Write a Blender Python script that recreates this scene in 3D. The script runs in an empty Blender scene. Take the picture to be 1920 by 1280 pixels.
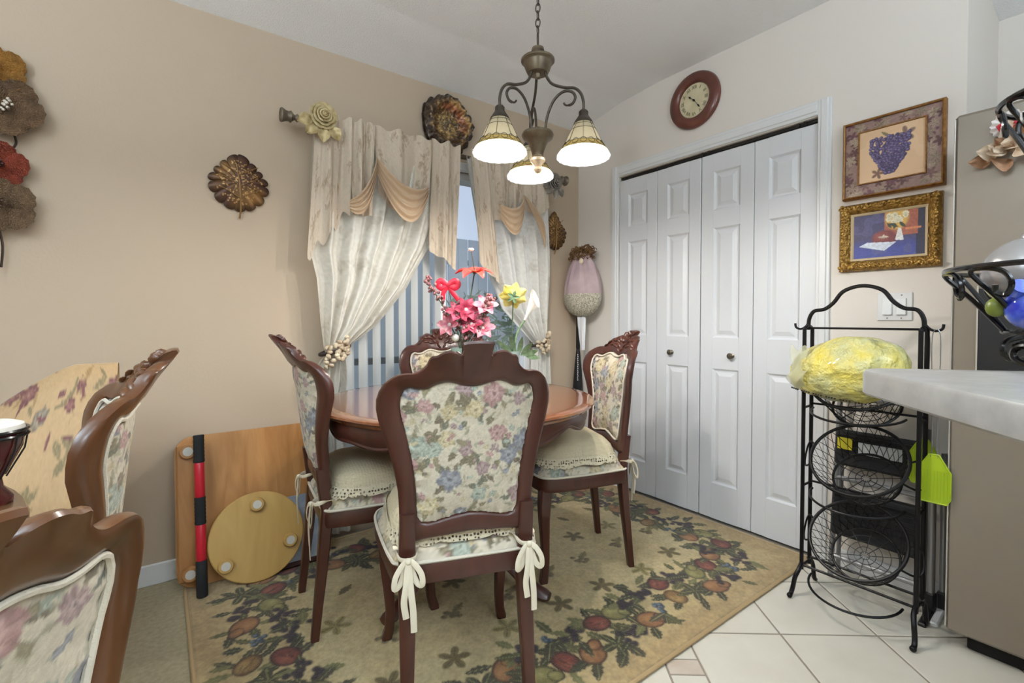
import bpy, math, random
import numpy as np
from mathutils import Vector, Matrix

random.seed(7)
RNG = np.random.RandomState(11)
SC = bpy.context.scene
COL = SC.collection
R = math.radians
PI = math.pi

# ------------------------------------------------------------------ camera
cam_d = bpy.data.cameras.new('camera')
cam = bpy.data.objects.new('camera', cam_d)
COL.objects.link(cam)
cam.location = (-2.4992, -2.5470, 1.14)
cam.rotation_euler = (R(90 - 1.26), 0, R(53.45 - 90))
cam_d.sensor_width = 36
cam_d.lens = 893 / 1920 * 36
cam_d.shift_y = -22.4 / 1920
cam_d.clip_start = 0.05
SC.camera = cam

# ------------------------------------------------------------------ world, exposure
SC.view_settings.view_transform = 'Standard'
SC.view_settings.look = 'None'
SC.view_settings.gamma = 1
SC.view_settings.use_curve_mapping = False
SC.view_settings.exposure = -0.18
world = bpy.data.worlds.new('sky')
SC.world = world
world.use_nodes = True
wn = world.node_tree.nodes
wn['Background'].inputs[0].default_value = (0.66, 0.79, 1.0, 1)
wn['Background'].inputs[1].default_value = 1.05

# lamp strengths (each lamp's light is made in its own builder below)
BULB = 9.0
BULB_W = 28.0
FILL_TORCH = 172.0  # output of the added uplights that fill the room
KITCHEN = 2.5  # glow of the added ceiling fill lamps

# ------------------------------------------------------------------ colour, materials
def lin(c):
    out = []
    for v in c[:3]:
        v = v / 255.0
        out.append(v / 12.92 if v <= 0.04045 else ((v + 0.055) / 1.055) ** 2.4)
    return tuple(out) + (1.0,)

def new_mat(name):
    m = bpy.data.materials.new(name)
    m.use_nodes = True
    nt = m.node_tree
    return m, nt, nt.nodes['Principled BSDF']

def add_bump(nt, b, scale, strength, dist=0.002, detail=3, kind='noise'):
    tc = nt.nodes.new('ShaderNodeTexCoord')
    if kind == 'noise':
        n = nt.nodes.new('ShaderNodeTexNoise'); n.inputs['Detail'].default_value = detail
        out = n.outputs[0]
    else:
        n = nt.nodes.new('ShaderNodeTexVoronoi'); out = n.outputs[0]
    n.inputs['Scale'].default_value = scale
    nt.links.new(tc.outputs['Object'], n.inputs['Vector'])
    bp = nt.nodes.new('ShaderNodeBump')
    bp.inputs['Strength'].default_value = strength
    bp.inputs['Distance'].default_value = dist
    nt.links.new(out, bp.inputs['Height'])
    nt.links.new(bp.outputs[0], b.inputs['Normal'])
    return tc

def mat(name, c, rough=0.5, metal=0.0, var=None, vscale=8, stretch=(1, 1, 1), bump=None, coat=0, vdetail=4, spec=0.5):
    """solid or two-tone noise material; var = second colour; bump=(scale,strength,dist)"""
    m, nt, b = new_mat(name)
    b.inputs['Base Color'].default_value = lin(c)
    b.inputs['Roughness'].default_value = rough
    b.inputs['Metallic'].default_value = metal
    b.inputs['Coat Weight'].default_value = coat
    b.inputs['Coat Roughness'].default_value = 0.08
    b.inputs['Specular IOR Level'].default_value = spec
    if var is not None:
        tc = nt.nodes.new('ShaderNodeTexCoord')
        mp = nt.nodes.new('ShaderNodeMapping')
        mp.inputs['Scale'].default_value = stretch
        n = nt.nodes.new('ShaderNodeTexNoise')
        n.inputs['Scale'].default_value = vscale
        n.inputs['Detail'].default_value = vdetail
        cr = nt.nodes.new('ShaderNodeValToRGB')
        cr.color_ramp.elements[0].position = 0.32
        cr.color_ramp.elements[1].position = 0.68
        cr.color_ramp.elements[0].color = lin(c)
        cr.color_ramp.elements[1].color = lin(var)
        nt.links.new(tc.outputs['Object'], mp.inputs[0])
        nt.links.new(mp.outputs[0], n.inputs['Vector'])
        nt.links.new(n.outputs[0], cr.inputs[0])
        nt.links.new(cr.outputs[0], b.inputs['Base Color'])
    if bump:
        add_bump(nt, b, *bump)
    return m

def wood(name, c1, c2, rough=0.35, scale=5, stretch=(1, 1, 8), coat=0.3, rings=6):
    m, nt, b = new_mat(name)
    tc = nt.nodes.new('ShaderNodeTexCoord')
    mp = nt.nodes.new('ShaderNodeMapping'); mp.inputs['Scale'].default_value = stretch
    n = nt.nodes.new('ShaderNodeTexNoise')
    n.inputs['Scale'].default_value = scale; n.inputs['Detail'].default_value = 6
    n.inputs['Distortion'].default_value = 1.2
    cr = nt.nodes.new('ShaderNodeValToRGB')
    cr.color_ramp.elements[0].position = 0.3; cr.color_ramp.elements[1].position = 0.72
    cr.color_ramp.elements[0].color = lin(c1); cr.color_ramp.elements[1].color = lin(c2)
    nt.links.new(tc.outputs['Object'], mp.inputs[0]); nt.links.new(mp.outputs[0], n.inputs['Vector'])
    nt.links.new(n.outputs[0], cr.inputs[0]); nt.links.new(cr.outputs[0], b.inputs['Base Color'])
    b.inputs['Roughness'].default_value = rough
    b.inputs['Coat Weight'].default_value = coat
    b.inputs['Coat Roughness'].default_value = 0.15
    return m

def cmat(name, rough=0.85, metal=0.0, bump=None, translucent=0.0, sheen=0.0, coat=0):
    """material that reads the painted colour attribute of the print / weave"""
    m, nt, b = new_mat(name)
    a = nt.nodes.new('ShaderNodeAttribute'); a.attribute_name = 'Col'
    nt.links.new(a.outputs['Color'], b.inputs['Base Color'])
    b.inputs['Roughness'].default_value = rough
    b.inputs['Metallic'].default_value = metal
    b.inputs['Sheen Weight'].default_value = sheen
    b.inputs['Coat Weight'].default_value = coat
    if bump:
        add_bump(nt, b, *bump)
    if translucent:
        t = nt.nodes.new('ShaderNodeBsdfTranslucent')
        nt.links.new(a.outputs['Color'], t.inputs[0])
        mx = nt.nodes.new('ShaderNodeMixShader'); mx.inputs[0].default_value = translucent
        nt.links.new(b.outputs[0], mx.inputs[1]); nt.links.new(t.outputs[0], mx.inputs[2])
        nt.links.new(mx.outputs[0], nt.nodes['Material Output'].inputs[0])
    return m

def transl(m, fac, col):
    nt = m.node_tree
    b = nt.nodes['Principled BSDF']
    t = nt.nodes.new('ShaderNodeBsdfTranslucent'); t.inputs[0].default_value = lin(col)
    mx = nt.nodes.new('ShaderNodeMixShader'); mx.inputs[0].default_value = fac
    nt.links.new(b.outputs[0], mx.inputs[1]); nt.links.new(t.outputs[0], mx.inputs[2])
    nt.links.new(mx.outputs[0], nt.nodes['Material Output'].inputs[0])
    return m

def clearmat(name, fac, col, rough=0.05):
    """thin glass / plastic film: mostly transparent, partly glossy"""
    m, nt, b = new_mat(name)
    b.inputs['Base Color'].default_value = lin(col); b.inputs['Roughness'].default_value = rough
    t = nt.nodes.new('ShaderNodeBsdfTransparent')
    mx = nt.nodes.new('ShaderNodeMixShader'); mx.inputs[0].default_value = fac
    nt.links.new(t.outputs[0], mx.inputs[1]); nt.links.new(b.outputs[0], mx.inputs[2])
    nt.links.new(mx.outputs[0], nt.nodes['Material Output'].inputs[0])
    return m

def emis(name, c, s):
    m, nt, b = new_mat(name)
    b.inputs['Base Color'].default_value = lin(c)
    b.inputs['Emission Color'].default_value = lin(c)
    b.inputs['Emission Strength'].default_value = s
    return m

# ------------------------------------------------------------------ geometry collector
class G:
    def __init__(s):
        s.V = []; s.F = []
    def add(s, V, F):
        o = len(s.V)
        s.V.extend([tuple(v) for v in V])
        s.F.extend([tuple(i + o for i in f) for f in F])
        return s
    def box(s, c, d, rot=None, bev=0.0):
        x, y, z = d[0] / 2, d[1] / 2, d[2] / 2
        if bev > 0:
            b = min(bev, x * .95, y * .95, z * .95)
            V = []
            for sx in (-1, 1):
                for sy in (-1, 1):
                    for sz in (-1, 1):
                        V += [(sx * (x - b), sy * (y - b), sz * z), (sx * (x - b), sy * y, sz * (z - b)), (sx * x, sy * (y - b), sz * (z - b))]
            def i(sx, sy, sz, k): return ((sx > 0) * 4 + (sy > 0) * 2 + (sz > 0)) * 3 + k
            F = []
            for q in (-1, 1):
                a = [i(-1, -1, q, 0), i(1, -1, q, 0), i(1, 1, q, 0), i(-1, 1, q, 0)]; F.append(a if q > 0 else a[::-1])
                a = [i(-1, q, -1, 1), i(1, q, -1, 1), i(1, q, 1, 1), i(-1, q, 1, 1)]; F.append(a if q < 0 else a[::-1])
                a = [i(q, -1, -1, 2), i(q, 1, -1, 2), i(q, 1, 1, 2), i(q, -1, 1, 2)]; F.append(a if q > 0 else a[::-1])
            for p in (-1, 1):
                for q in (-1, 1):
                    F.append([i(-1, p, q, 0), i(1, p, q, 0), i(1, p, q, 1), i(-1, p, q, 1)])
                    F.append([i(p, -1, q, 0), i(p, 1, q, 0), i(p, 1, q, 2), i(p, -1, q, 2)])
                    F.append([i(p, q, -1, 1), i(p, q, 1, 1), i(p, q, 1, 2), i(p, q, -1, 2)])
            for sx in (-1, 1):
                for sy in (-1, 1):
                    for sz in (-1, 1):
                        F.append([i(sx, sy, sz, 0), i(sx, sy, sz, 1), i(sx, sy, sz, 2)])
        else:
            V = [(-x, -y, -z), (x, -y, -z), (x, y, -z), (-x, y, -z), (-x, -y, z), (x, -y, z), (x, y, z), (-x, y, z)]
            F = [(3, 2, 1, 0), (4, 5, 6, 7), (0, 1, 5, 4), (1, 2, 6, 5), (2, 3, 7, 6), (3, 0, 4, 7)]
        if rot is not None:
            V = [rot @ Vector(v) for v in V]
        V = [(v[0] + c[0], v[1] + c[1], v[2] + c[2]) for v in V]
        return s.add(V, F)
    def tube(s, pts, r, n=8, closed=False, cap=True, flat=1.0, up=None):
        P = [Vector(p) for p in pts]
        m = len(P)
        rr = r if isinstance(r, (list, tuple)) else [r] * m
        T = []
        for i in range(m):
            if closed: t = P[(i + 1) % m] - P[(i - 1) % m]
            else: t = P[min(i + 1, m - 1)] - P[max(i - 1, 0)]
            if t.length < 1e-9: t = Vector((0, 0, 1))
            T.append(t.normalized())
        if up is None:
            a = Vector((0, 0, 1)) if abs(T[0].z) < .9 else Vector((1, 0, 0))
        else: a = Vector(up)
        N = (a - T[0] * a.dot(T[0])).normalized()
        V = []
        for i in range(m):
            if up is not None:
                N2 = Vector(up) - T[i] * Vector(up).dot(T[i])
                if N2.length > 1e-4: N = N2.normalized()
            else:
                N = (N - T[i] * N.dot(T[i]))
                N = N.normalized() if N.length > 1e-6 else T[i].orthogonal().normalized()
            B = T[i].cross(N)
            for k in range(n):
                a_ = 2 * PI * (k + .5) / n
                V.append(P[i] + N * (rr[i] * math.cos(a_) * flat) + B * (rr[i] * math.sin(a_)))
        F = []
        for i in range(m if closed else m - 1):
            j = (i + 1) % m
            for k in range(n):
                l = (k + 1) % n
                F.append((i * n + k, i * n + l, j * n + l, j * n + k))
        if cap and not closed:
            F.append(tuple(range(n))[::-1]); F.append(tuple((m - 1) * n + k for k in range(n)))
        return s.add(V, F)
    def lathe(s, prof, n=24, c=(0, 0, 0), M=None, cap=False, rfun=None):
        V = []; F = []
        for i, (r, z) in enumerate(prof):
            for k in range(n):
                a = 2 * PI * k / n
                q = r * (rfun(a, i / (len(prof) - 1)) if rfun else 1)
                V.append(Vector((q * math.cos(a), q * math.sin(a), z)))
        for i in range(len(prof) - 1):
            for k in range(n):
                l = (k + 1) % n
                F.append((i * n + k, i * n + l, (i + 1) * n + l, (i + 1) * n + k))
        if cap:
            F.append(tuple(range(n))[::-1]); F.append(tuple((len(prof) - 1) * n + k for k in range(n)))
        if M is not None: V = [M @ v for v in V]
        V = [v + Vector(c) for v in V]
        return s.add(V, F)
    def ball(s, c, r, nu=12, nv=8, M=None):
        if not isinstance(r, (list, tuple)): r = (r, r, r)
        V = []; F = []
        for j in range(1, nv):
            t = PI * j / nv
            for k in range(nu):
                a = 2 * PI * k / nu
                V.append(Vector((r[0] * math.sin(t) * math.cos(a), r[1] * math.sin(t) * math.sin(a), r[2] * math.cos(t))))
        top = len(V); V.append(Vector((0, 0, r[2]))); V.append(Vector((0, 0, -r[2])))
        for j in range(nv - 2):
            for k in range(nu):
                l = (k + 1) % nu
                F.append((j * nu + k, (j + 1) * nu + k, (j + 1) * nu + l, j * nu + l))
        for k in range(nu):
            l = (k + 1) % nu
            F.append((top, k, l)); F.append((top + 1, (nv - 2) * nu + l, (nv - 2) * nu + k))
        if M is not None: V = [M @ v for v in V]
        V = [v + Vector(c) for v in V]
        return s.add(V, F)
    def grid(s, fn, nu, nv, cu=False, cv=False):
        V = [fn(i / (nu if cu else nu - 1), j / (nv if cv else nv - 1)) for j in range(nv) for i in range(nu)]
        F = []
        for j in range(nv if cv else nv - 1):
            for i in range(nu if cu else nu - 1):
                a = j * nu + i; b = j * nu + (i + 1) % nu
                c = ((j + 1) % nv) * nu + (i + 1) % nu; d = ((j + 1) % nv) * nu + i
                F.append((a, b, c, d))
        return s.add(V, F)
    def prism(s, outline, fn):
        """outline 2d (convex-ish or simple) extruded: fn(u,v,side) side 0 back, 1 front"""
        n = len(outline)
        V = [fn(u, v, 0) for u, v in outline] + [fn(u, v, 1) for u, v in outline]
        F = [tuple(range(n))[::-1], tuple(range(n, 2 * n))]
        for i in range(n):
            j = (i + 1) % n
            F.append((i, j, n + j, n + i))
        return s.add(V, F)
    def xf(s, M, start=0):
        for i in range(start, len(s.V)):
            s.V[i] = tuple(M @ Vector(s.V[i]))
        return s

def loft(g, secs):
    """secs: list of lists of points (same count, closed)"""
    n = len(secs[0]); V = []; F = []
    for q in secs: V += q
    for i in range(len(secs) - 1):
        for k in range(n):
            l = (k + 1) % n
            F.append((i * n + k, i * n + l, (i + 1) * n + l, (i + 1) * n + k))
    F.append(tuple(range(n))[::-1]); F.append(tuple((len(secs) - 1) * n + k for k in range(n)))
    return g.add(V, F)

def rsec(cx, cy, z, wx, wy, ch=.22):
    a, b = wx / 2, wy / 2; p, q = a * (1 - ch), b * (1 - ch)
    return [Vector((cx + x, cy + y, z)) for x, y in ((p, -b), (a, -q), (a, q), (p, b), (-p, b), (-a, q), (-a, -q), (-p, -b))]

def smooth_pts(pts, k=6, closed=False):
    """Catmull-Rom resample"""
    P = [np.array(p, float) for p in pts]; n = len(P); out = []
    rng = range(n) if closed else range(n - 1)
    for i in rng:
        p0 = P[(i - 1) % n] if closed else P[max(i - 1, 0)]
        p1 = P[i]; p2 = P[(i + 1) % n]
        p3 = P[(i + 2) % n] if closed else P[min(i + 2, n - 1)]
        for t in np.linspace(0, 1, k, endpoint=False):
            out.append(.5 * (2 * p1 + (p2 - p0) * t + (2 * p0 - 5 * p1 + 4 * p2 - p3) * t * t + (3 * p1 - p0 - 3 * p2 + p3) * t ** 3))
    if not closed: out.append(P[-1])
    return [tuple(p) for p in out]

# ------------------------------------------------------------------ objects
def link(o, parent=None):
    COL.objects.link(o)
    if parent is not None: o.parent = parent
    return o

def obj(name, g, m, parent=None, smooth=True, off=None):
    """one mesh object; off = world point subtracted (parent's location) when g holds world coordinates"""
    V = g.V
    if off is not None:
        V = [(v[0] - off[0], v[1] - off[1], v[2] - off[2]) for v in V]
    me = bpy.data.meshes.new(name)
    me.from_pydata([tuple(v) for v in V], [], g.F)
    me.materials.append(m)
    if smooth:
        me.polygons.foreach_set('use_smooth', [True] * len(me.polygons))
        me.set_sharp_from_angle(angle=R(42))
    me.update()
    o = bpy.data.objects.new(name, me)
    return link(o, parent)

def cobj(name, V, F, C, m, parent=None, off=None):
    """painted mesh: V (n,3) numpy, F faces, C (n,3) linear colours"""
    V = np.asarray(V, float)
    if off is not None: V = V - np.array(off)
    me = bpy.data.meshes.new(name)
    if isinstance(F, np.ndarray):
        me.vertices.add(len(V)); me.vertices.foreach_set('co', V.ravel())
        nf = len(F)
        me.loops.add(nf * 4); me.loops.foreach_set('vertex_index', F.ravel().astype(np.int32))
        me.polygons.add(nf)
        me.polygons.foreach_set('loop_start', np.arange(0, nf * 4, 4, dtype=np.int32))
        me.update(calc_edges=True); me.validate()
    else:
        me.from_pydata([tuple(v) for v in V], [], F)
    me.polygons.foreach_set('use_smooth', [True] * len(me.polygons))
    at = me.color_attributes.new('Col', 'FLOAT_COLOR', 'POINT')
    cc = np.ones((len(V), 4)); cc[:, :3] = C
    at.data.foreach_set('color', cc.ravel())
    me.materials.append(m)
    me.update()
    o = bpy.data.objects.new(name, me)
    return link(o, parent)

def gridF(nu, nv, cu=False, cv=False):
    i = np.arange(nu if cu else nu - 1); j = np.arange(nv if cv else nv - 1)
    I, J = np.meshgrid(i, j)
    I = I.ravel(); J = J.ravel(); I2 = (I + 1) % nu; J2 = (J + 1) % nv
    return np.stack([J * nu + I, J * nu + I2, J2 * nu + I2, J2 * nu + I], 1)

def tag(o, label=None, cat=None, group=None, kind=None):
    if label: o['label'] = label
    if cat: o['category'] = cat
    if group: o['group'] = group
    if kind: o['kind'] = kind
    return o

def thing(name, label, cat, loc=(0, 0, 0), rz=0.0, group=None):
    o = bpy.data.objects.new(name, None)
    o.empty_display_size = 0.05
    o.location = loc; o.rotation_euler = (0, 0, rz)
    link(o)
    return tag(o, label, cat, group)

def struct(name, g, m, smooth=False, label=None):
    o = obj(name, g, m, None, smooth)
    o['kind'] = 'structure'
    if label: o['label'] = label
    return o

def copy_tree(o, parent=None):
    c = o.copy(); link(c)
    c.parent = parent
    for ch in [x for x in o.children]:
        if ch is not c: copy_tree(ch, c)
    return c

# ------------------------------------------------------------------ painting prints and weaves
def vnoise(x, y, seed=0):
    xi = np.floor(x).astype(np.int64); yi = np.floor(y).astype(np.int64)
    xf = x - xi; yf = y - yi
    def h(a, b):
        n = (a * 374761393 + b * 668265263 + seed * 1442695041) & 0x7fffffff
        n = ((n ^ (n >> 13)) * 1274126177) & 0x7fffffff
        return ((n ^ (n >> 16)) & 0xffff) / 65535.0
    u = xf * xf * (3 - 2 * xf); v = yf * yf * (3 - 2 * yf)
    return (h(xi, yi) * (1 - u) + h(xi + 1, yi) * u) * (1 - v) + (h(xi, yi + 1) * (1 - u) + h(xi + 1, yi + 1) * u) * v

class Paint:
    def __init__(s, u, v, base):
        s.u = u; s.v = v
        s.c = np.zeros((len(u), 3)); s.c[:] = lin(base)[:3]
    def lay(s, m, col, a=1.0):
        w = (np.clip(m, 0, 1) * a)[:, None]
        s.c = s.c * (1 - w) + np.array(lin(col)[:3]) * w
    def loc(s, cx, cy, ang, pad):
        dx = s.u - cx; dy = s.v - cy
        k = np.nonzero((np.abs(dx) < pad) & (np.abs(dy) < pad))[0]
        ca, sa = math.cos(ang), math.sin(ang)
        dx = dx[k]; dy = dy[k]
        return k, dx * ca + dy * sa, -dx * sa + dy * ca
    def put(s, k, m, col, a=1.0):
        if len(k) == 0: return
        w = (np.clip(m, 0, 1) * a)[:, None]
        s.c[k] = s.c[k] * (1 - w) + np.array(lin(col)[:3]) * w
    def ell(s, cx, cy, a, b, ang, col, col2=None, edge=.25, alpha=1.0):
        k, x, y = s.loc(cx, cy, ang, max(a, b) * 1.3)
        d = np.sqrt((x / a) ** 2 + (y / b) ** 2)
        s.put(k, (1 - d) / edge, col, alpha)
        if col2 is not None:
            d2 = np.sqrt(((x + .25 * a) / (.75 * a)) ** 2 + ((y - .25 * b) / (.7 * b)) ** 2)
            s.put(k, (1 - d2) / .9, col2, alpha)
    def leaf(s, cx, cy, l, w, ang, col, vein=None, alpha=1.0):
        k, x, y = s.loc(cx, cy, ang, l)
        t = x / l + .5
        ww = w * np.sin(np.clip(t, 0, 1) * PI) ** .8 * (1 + .15 * np.sin(t * 30))
        m = (ww - np.abs(y)) / (w * .25); m[(t < 0) | (t > 1)] = 0
        s.put(k, m, col, alpha)
        if vein is not None:
            m2 = (w * .12 - np.abs(y)) / (w * .1) * (m > .3)
            s.put(k, m2, vein, .8 * alpha)
    def flower(s, cx, cy, r, n, ang, cols, center=None, alpha=1.0):
        k, x, y = s.loc(cx, cy, 0, r * 1.25)
        rr = np.sqrt(x * x + y * y) / r; th = np.arctan2(y, x) + ang
        pet = .72 + .28 * np.abs(np.cos(th * n / 2)) ** .7
        s.put(k, (pet - rr) / .15, cols[0], alpha)
        pet2 = .45 + .25 * np.abs(np.cos(th * n / 2 + .9))
        s.put(k, (pet2 - rr) / .12, cols[1], .85 * alpha)
        ln = (np.abs(np.sin(th * n / 2)) < .18) & (rr < pet) & (rr > .25)
        s.put(k, ln.astype(float), cols[2], .6 * alpha)
        rings = (np.sin(rr * 16 + 1.5 * np.cos(th * 3)) > .55) & (rr < pet * .9)
        s.put(k, rings.astype(float), cols[2], .35 * alpha)
        s.put(k, (.2 - rr) / .1, center or cols[2], alpha)
    def mleaf(s, cx, cy, r, ang, col, vein, lob=5, alpha=1.0):
        """maple / vine leaf"""
        k, x, y = s.loc(cx, cy, ang, r * 1.3)
        rr = np.sqrt(x * x + y * y) / r; th = np.arctan2(y, x)
        pet = .38 + .62 * np.abs(np.cos(th * lob / 2)) ** 1.3
        s.put(k, (pet - rr) / .15, col, alpha)
        ln = (np.abs(np.sin(th * lob / 2)) < .10 / np.maximum(rr, .2)) & (rr < pet * .85)
        s.put(k, ln.astype(float), vein, .6 * alpha)
    def grain(s, amp, sc, seed=0):
        n = vnoise(s.u * sc, s.v * sc, seed)
        s.c *= (1 + amp * (n - .5))[:, None]

TAP = dict(
    mauve=((144, 112, 117), (168, 143, 142), (90, 62, 72)),
    blue=((110, 114, 130), (148, 151, 160), (66, 68, 86)),
    yellow=((188, 170, 128), (205, 191, 156), (128, 108, 72)),
    rose=((162, 116, 117), (186, 148, 144), (112, 70, 75)),
    teal=((144, 154, 142), (172, 180, 166), (92, 108, 98)),
)
def floral(p, u0, u1, v0, v1, n, rad, seed=1, leaves=2.0, alpha=1.0, keys=('mauve', 'blue', 'yellow', 'rose', 'teal')):
    rs = random.Random(seed)
    W = u1 - u0; H = v1 - v0
    ku, kv = p.u, p.v
    f1 = 1.0 / rad
    p.u = ku + rad * .30 * (vnoise(ku * f1 * 2.2 + 9, kv * f1 * 2.2, 31) - .5) + rad * .16 * (vnoise(ku * f1 * 6, kv * f1 * 6 + 5, 32) - .5)
    p.v = kv + rad * .30 * (vnoise(ku * f1 * 2.2, kv * f1 * 2.2 + 7, 33) - .5) + rad * .16 * (vnoise(ku * f1 * 6 + 3, kv * f1 * 6, 34) - .5)
    for i in range(int(n * leaves * 4)):       # pale sprigs first
        p.leaf(u0 + W * rs.random(), v0 + H * rs.random(), rad * rs.uniform(.35, .8), rad * rs.uniform(.08, .16), rs.uniform(0, 6.3),
               rs.choice([(158, 150, 118), (146, 146, 128), (170, 156, 130), (126, 120, 96)]), None, alpha * .75)
    pts = []
    for i in range(n):
        best = None
        for t in range(12):
            q = (u0 + W * rs.random(), v0 + H * rs.random())
            d = min([math.hypot(q[0] - a[0], q[1] - a[1]) for a in pts] + [9])
            if best is None or d > best[0]: best = (d, q)
        pts.append(best[1])
    for i, (x, y) in enumerate(pts):
        if i % 3 == 1: p.mleaf(x + rad * .9 * math.cos(i * 2.4), y + rad * .9 * math.sin(i * 2.4), rad * .62, i, (84, 74, 50), (146, 134, 100), 5, alpha)
        k = keys[i % len(keys)]
        for j in range(int(leaves * 2)):
            a = rs.uniform(0, 6.3); d = rad * rs.uniform(.7, 1.15)
            p.leaf(x + d * math.cos(a), y + d * math.sin(a), rad * rs.uniform(.6, 1.0), rad * rs.uniform(.16, .28), a,
                   rs.choice([(86, 76, 48), (104, 96, 66), (72, 78, 66), (120, 110, 82), (78, 62, 44)]), (150, 140, 108), alpha)
        p.flower(x, y, rad * rs.uniform(.55, 1.0), rs.choice([5, 6, 7]), rs.uniform(0, 6), TAP[k], None, alpha)
        for j in range(3):
            a = rs.uniform(0, 6.3); d = rad * rs.uniform(.9, 1.5)
            p.flower(x + d * math.cos(a), y + d * math.sin(a), rad * rs.uniform(.16, .3), 5, a, TAP[rs.choice(keys)], None, alpha * .9)
    p.u, p.v = ku, kv

# ================================================================== SETTING
M_wall_beige = mat('beige_wall_paint', (185, 166, 144), .75, bump=(90, .18, .003, 4))
M_wall_cream = mat('cream_wall_paint', (228, 220, 211), .75, bump=(90, .15, .003, 4))
M_ceil = mat('textured_ceiling_paint', (240, 239, 237), .9, bump=(160, .6, .006, 4))
M_trim = mat('white_trim_paint', (226, 226, 226), .35)
M_door = mat('white_door_paint', (222, 223, 226), .4, bump=(60, .04, .001))
M_grout = mat('grout', (150, 140, 126), .9)
M_tile = mat('cream_floor_tile', (214, 206, 190), .28, var=(224, 218, 204), vscale=5, bump=(14, .05, .002))
M_tile_tan = mat('tan_mosaic_tile', (196, 178, 160), .4, var=(206, 192, 178), vscale=20)
M_carpet = mat('beige_carpet', (178, 164, 132), .95, var=(196, 184, 154), vscale=60, bump=(420, .9, .006, 3))
M_black = mat('black_plastic', (24, 24, 26), .4)
M_iron = mat('black_wrought_iron', (26, 25, 26), .38, .6, bump=(120, .15, .001))
M_steel = mat('brushed_steel', (150, 150, 152), .3, .9)
M_dark = mat('dark_void', (18, 16, 15), .9)

# --- window wall (left) with the glass door opening
WX0, WX1, WZ0, WZ1 = -1.80, -.44, .06, 2.045
g = G()
def wbox(g, x0, x1, y0, y1, z0, z1):
    g.box(((x0 + x1) / 2, (y0 + y1) / 2, (z0 + z1) / 2), (x1 - x0, y1 - y0, z1 - z0))
wbox(g, -6.4, WX0, 0, .14, -.02, 2.75); wbox(g, WX1, .72, 0, .14, -.02, 2.75)
wbox(g, WX0, WX1, 0, .14, WZ1, 2.75); wbox(g, WX0, WX1, 0, .14, -.02, WZ0)
struct('wall_left', g, M_wall_beige, label='beige textured wall with the curtained glass door')
# --- closet wall (right)
CY0, CY1, CZ1 = -.385, -1.592, 2.09
g = G()
wbox(g, 0, .12, CY0, 0, -.02, 2.75); wbox(g, 0, .577, -2.103, CY1, -.02, 2.75); wbox(g, 0, .12, CY1, CY0, CZ1, 2.75)
struct('wall_right', g, M_wall_cream, label='cream wall around the closet, with pictures and clock')
g = G()
wbox(g, .577, .70, -6.3, 0, -.02, 2.75)
struct('wall_kitchen', g, M_wall_cream)
g = G(); wbox(g, -6.4, .70, -6.42, -6.3, -.02, 2.75)
struct('wall_back', g, M_wall_cream)
g = G(); wbox(g, -6.52, -6.4, -6.42, .14, -.02, 2.75)
struct('wall_side', g, M_wall_beige)
# closet interior floor/back darkness comes from wall_kitchen behind it
# --- ceiling
g = G()
prof = [(.14, 2.505), (0, 2.51), (-.18, 2.548), (-.4, 2.585), (-.7, 2.604), (-6.42, 2.606)]
V = []; F = []
for y, z in prof: V += [(-6.52, y, z), (.02, y, z), (.02, y, z + .1), (-6.52, y, z + .1)]
for i in range(len(prof) - 1):
    for k in range(4):
        a = i * 4 + k; b = i * 4 + (k + 1) % 4
        F.append((a, b, b + 4, a + 4))
g.add(V, F)
struct('ceiling', g, M_ceil, label='off white popcorn textured ceiling')
g = G()
g.add([(.02, -2.103, 2.59), (.70, -2.103, 2.464), (.70, -6.4, 2.464), (.02, -6.4, 2.59), (.02, -2.103, 2.7), (.70, -2.103, 2.6), (.70, -6.4, 2.6), (.02, -6.4, 2.7)],
      [(0, 1, 2, 3), (7, 6, 5, 4), (0, 4, 5, 1), (1, 5, 6, 2), (2, 6, 7, 3), (3, 7, 4, 0)])
struct('ceiling_alcove', g, M_ceil)
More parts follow.
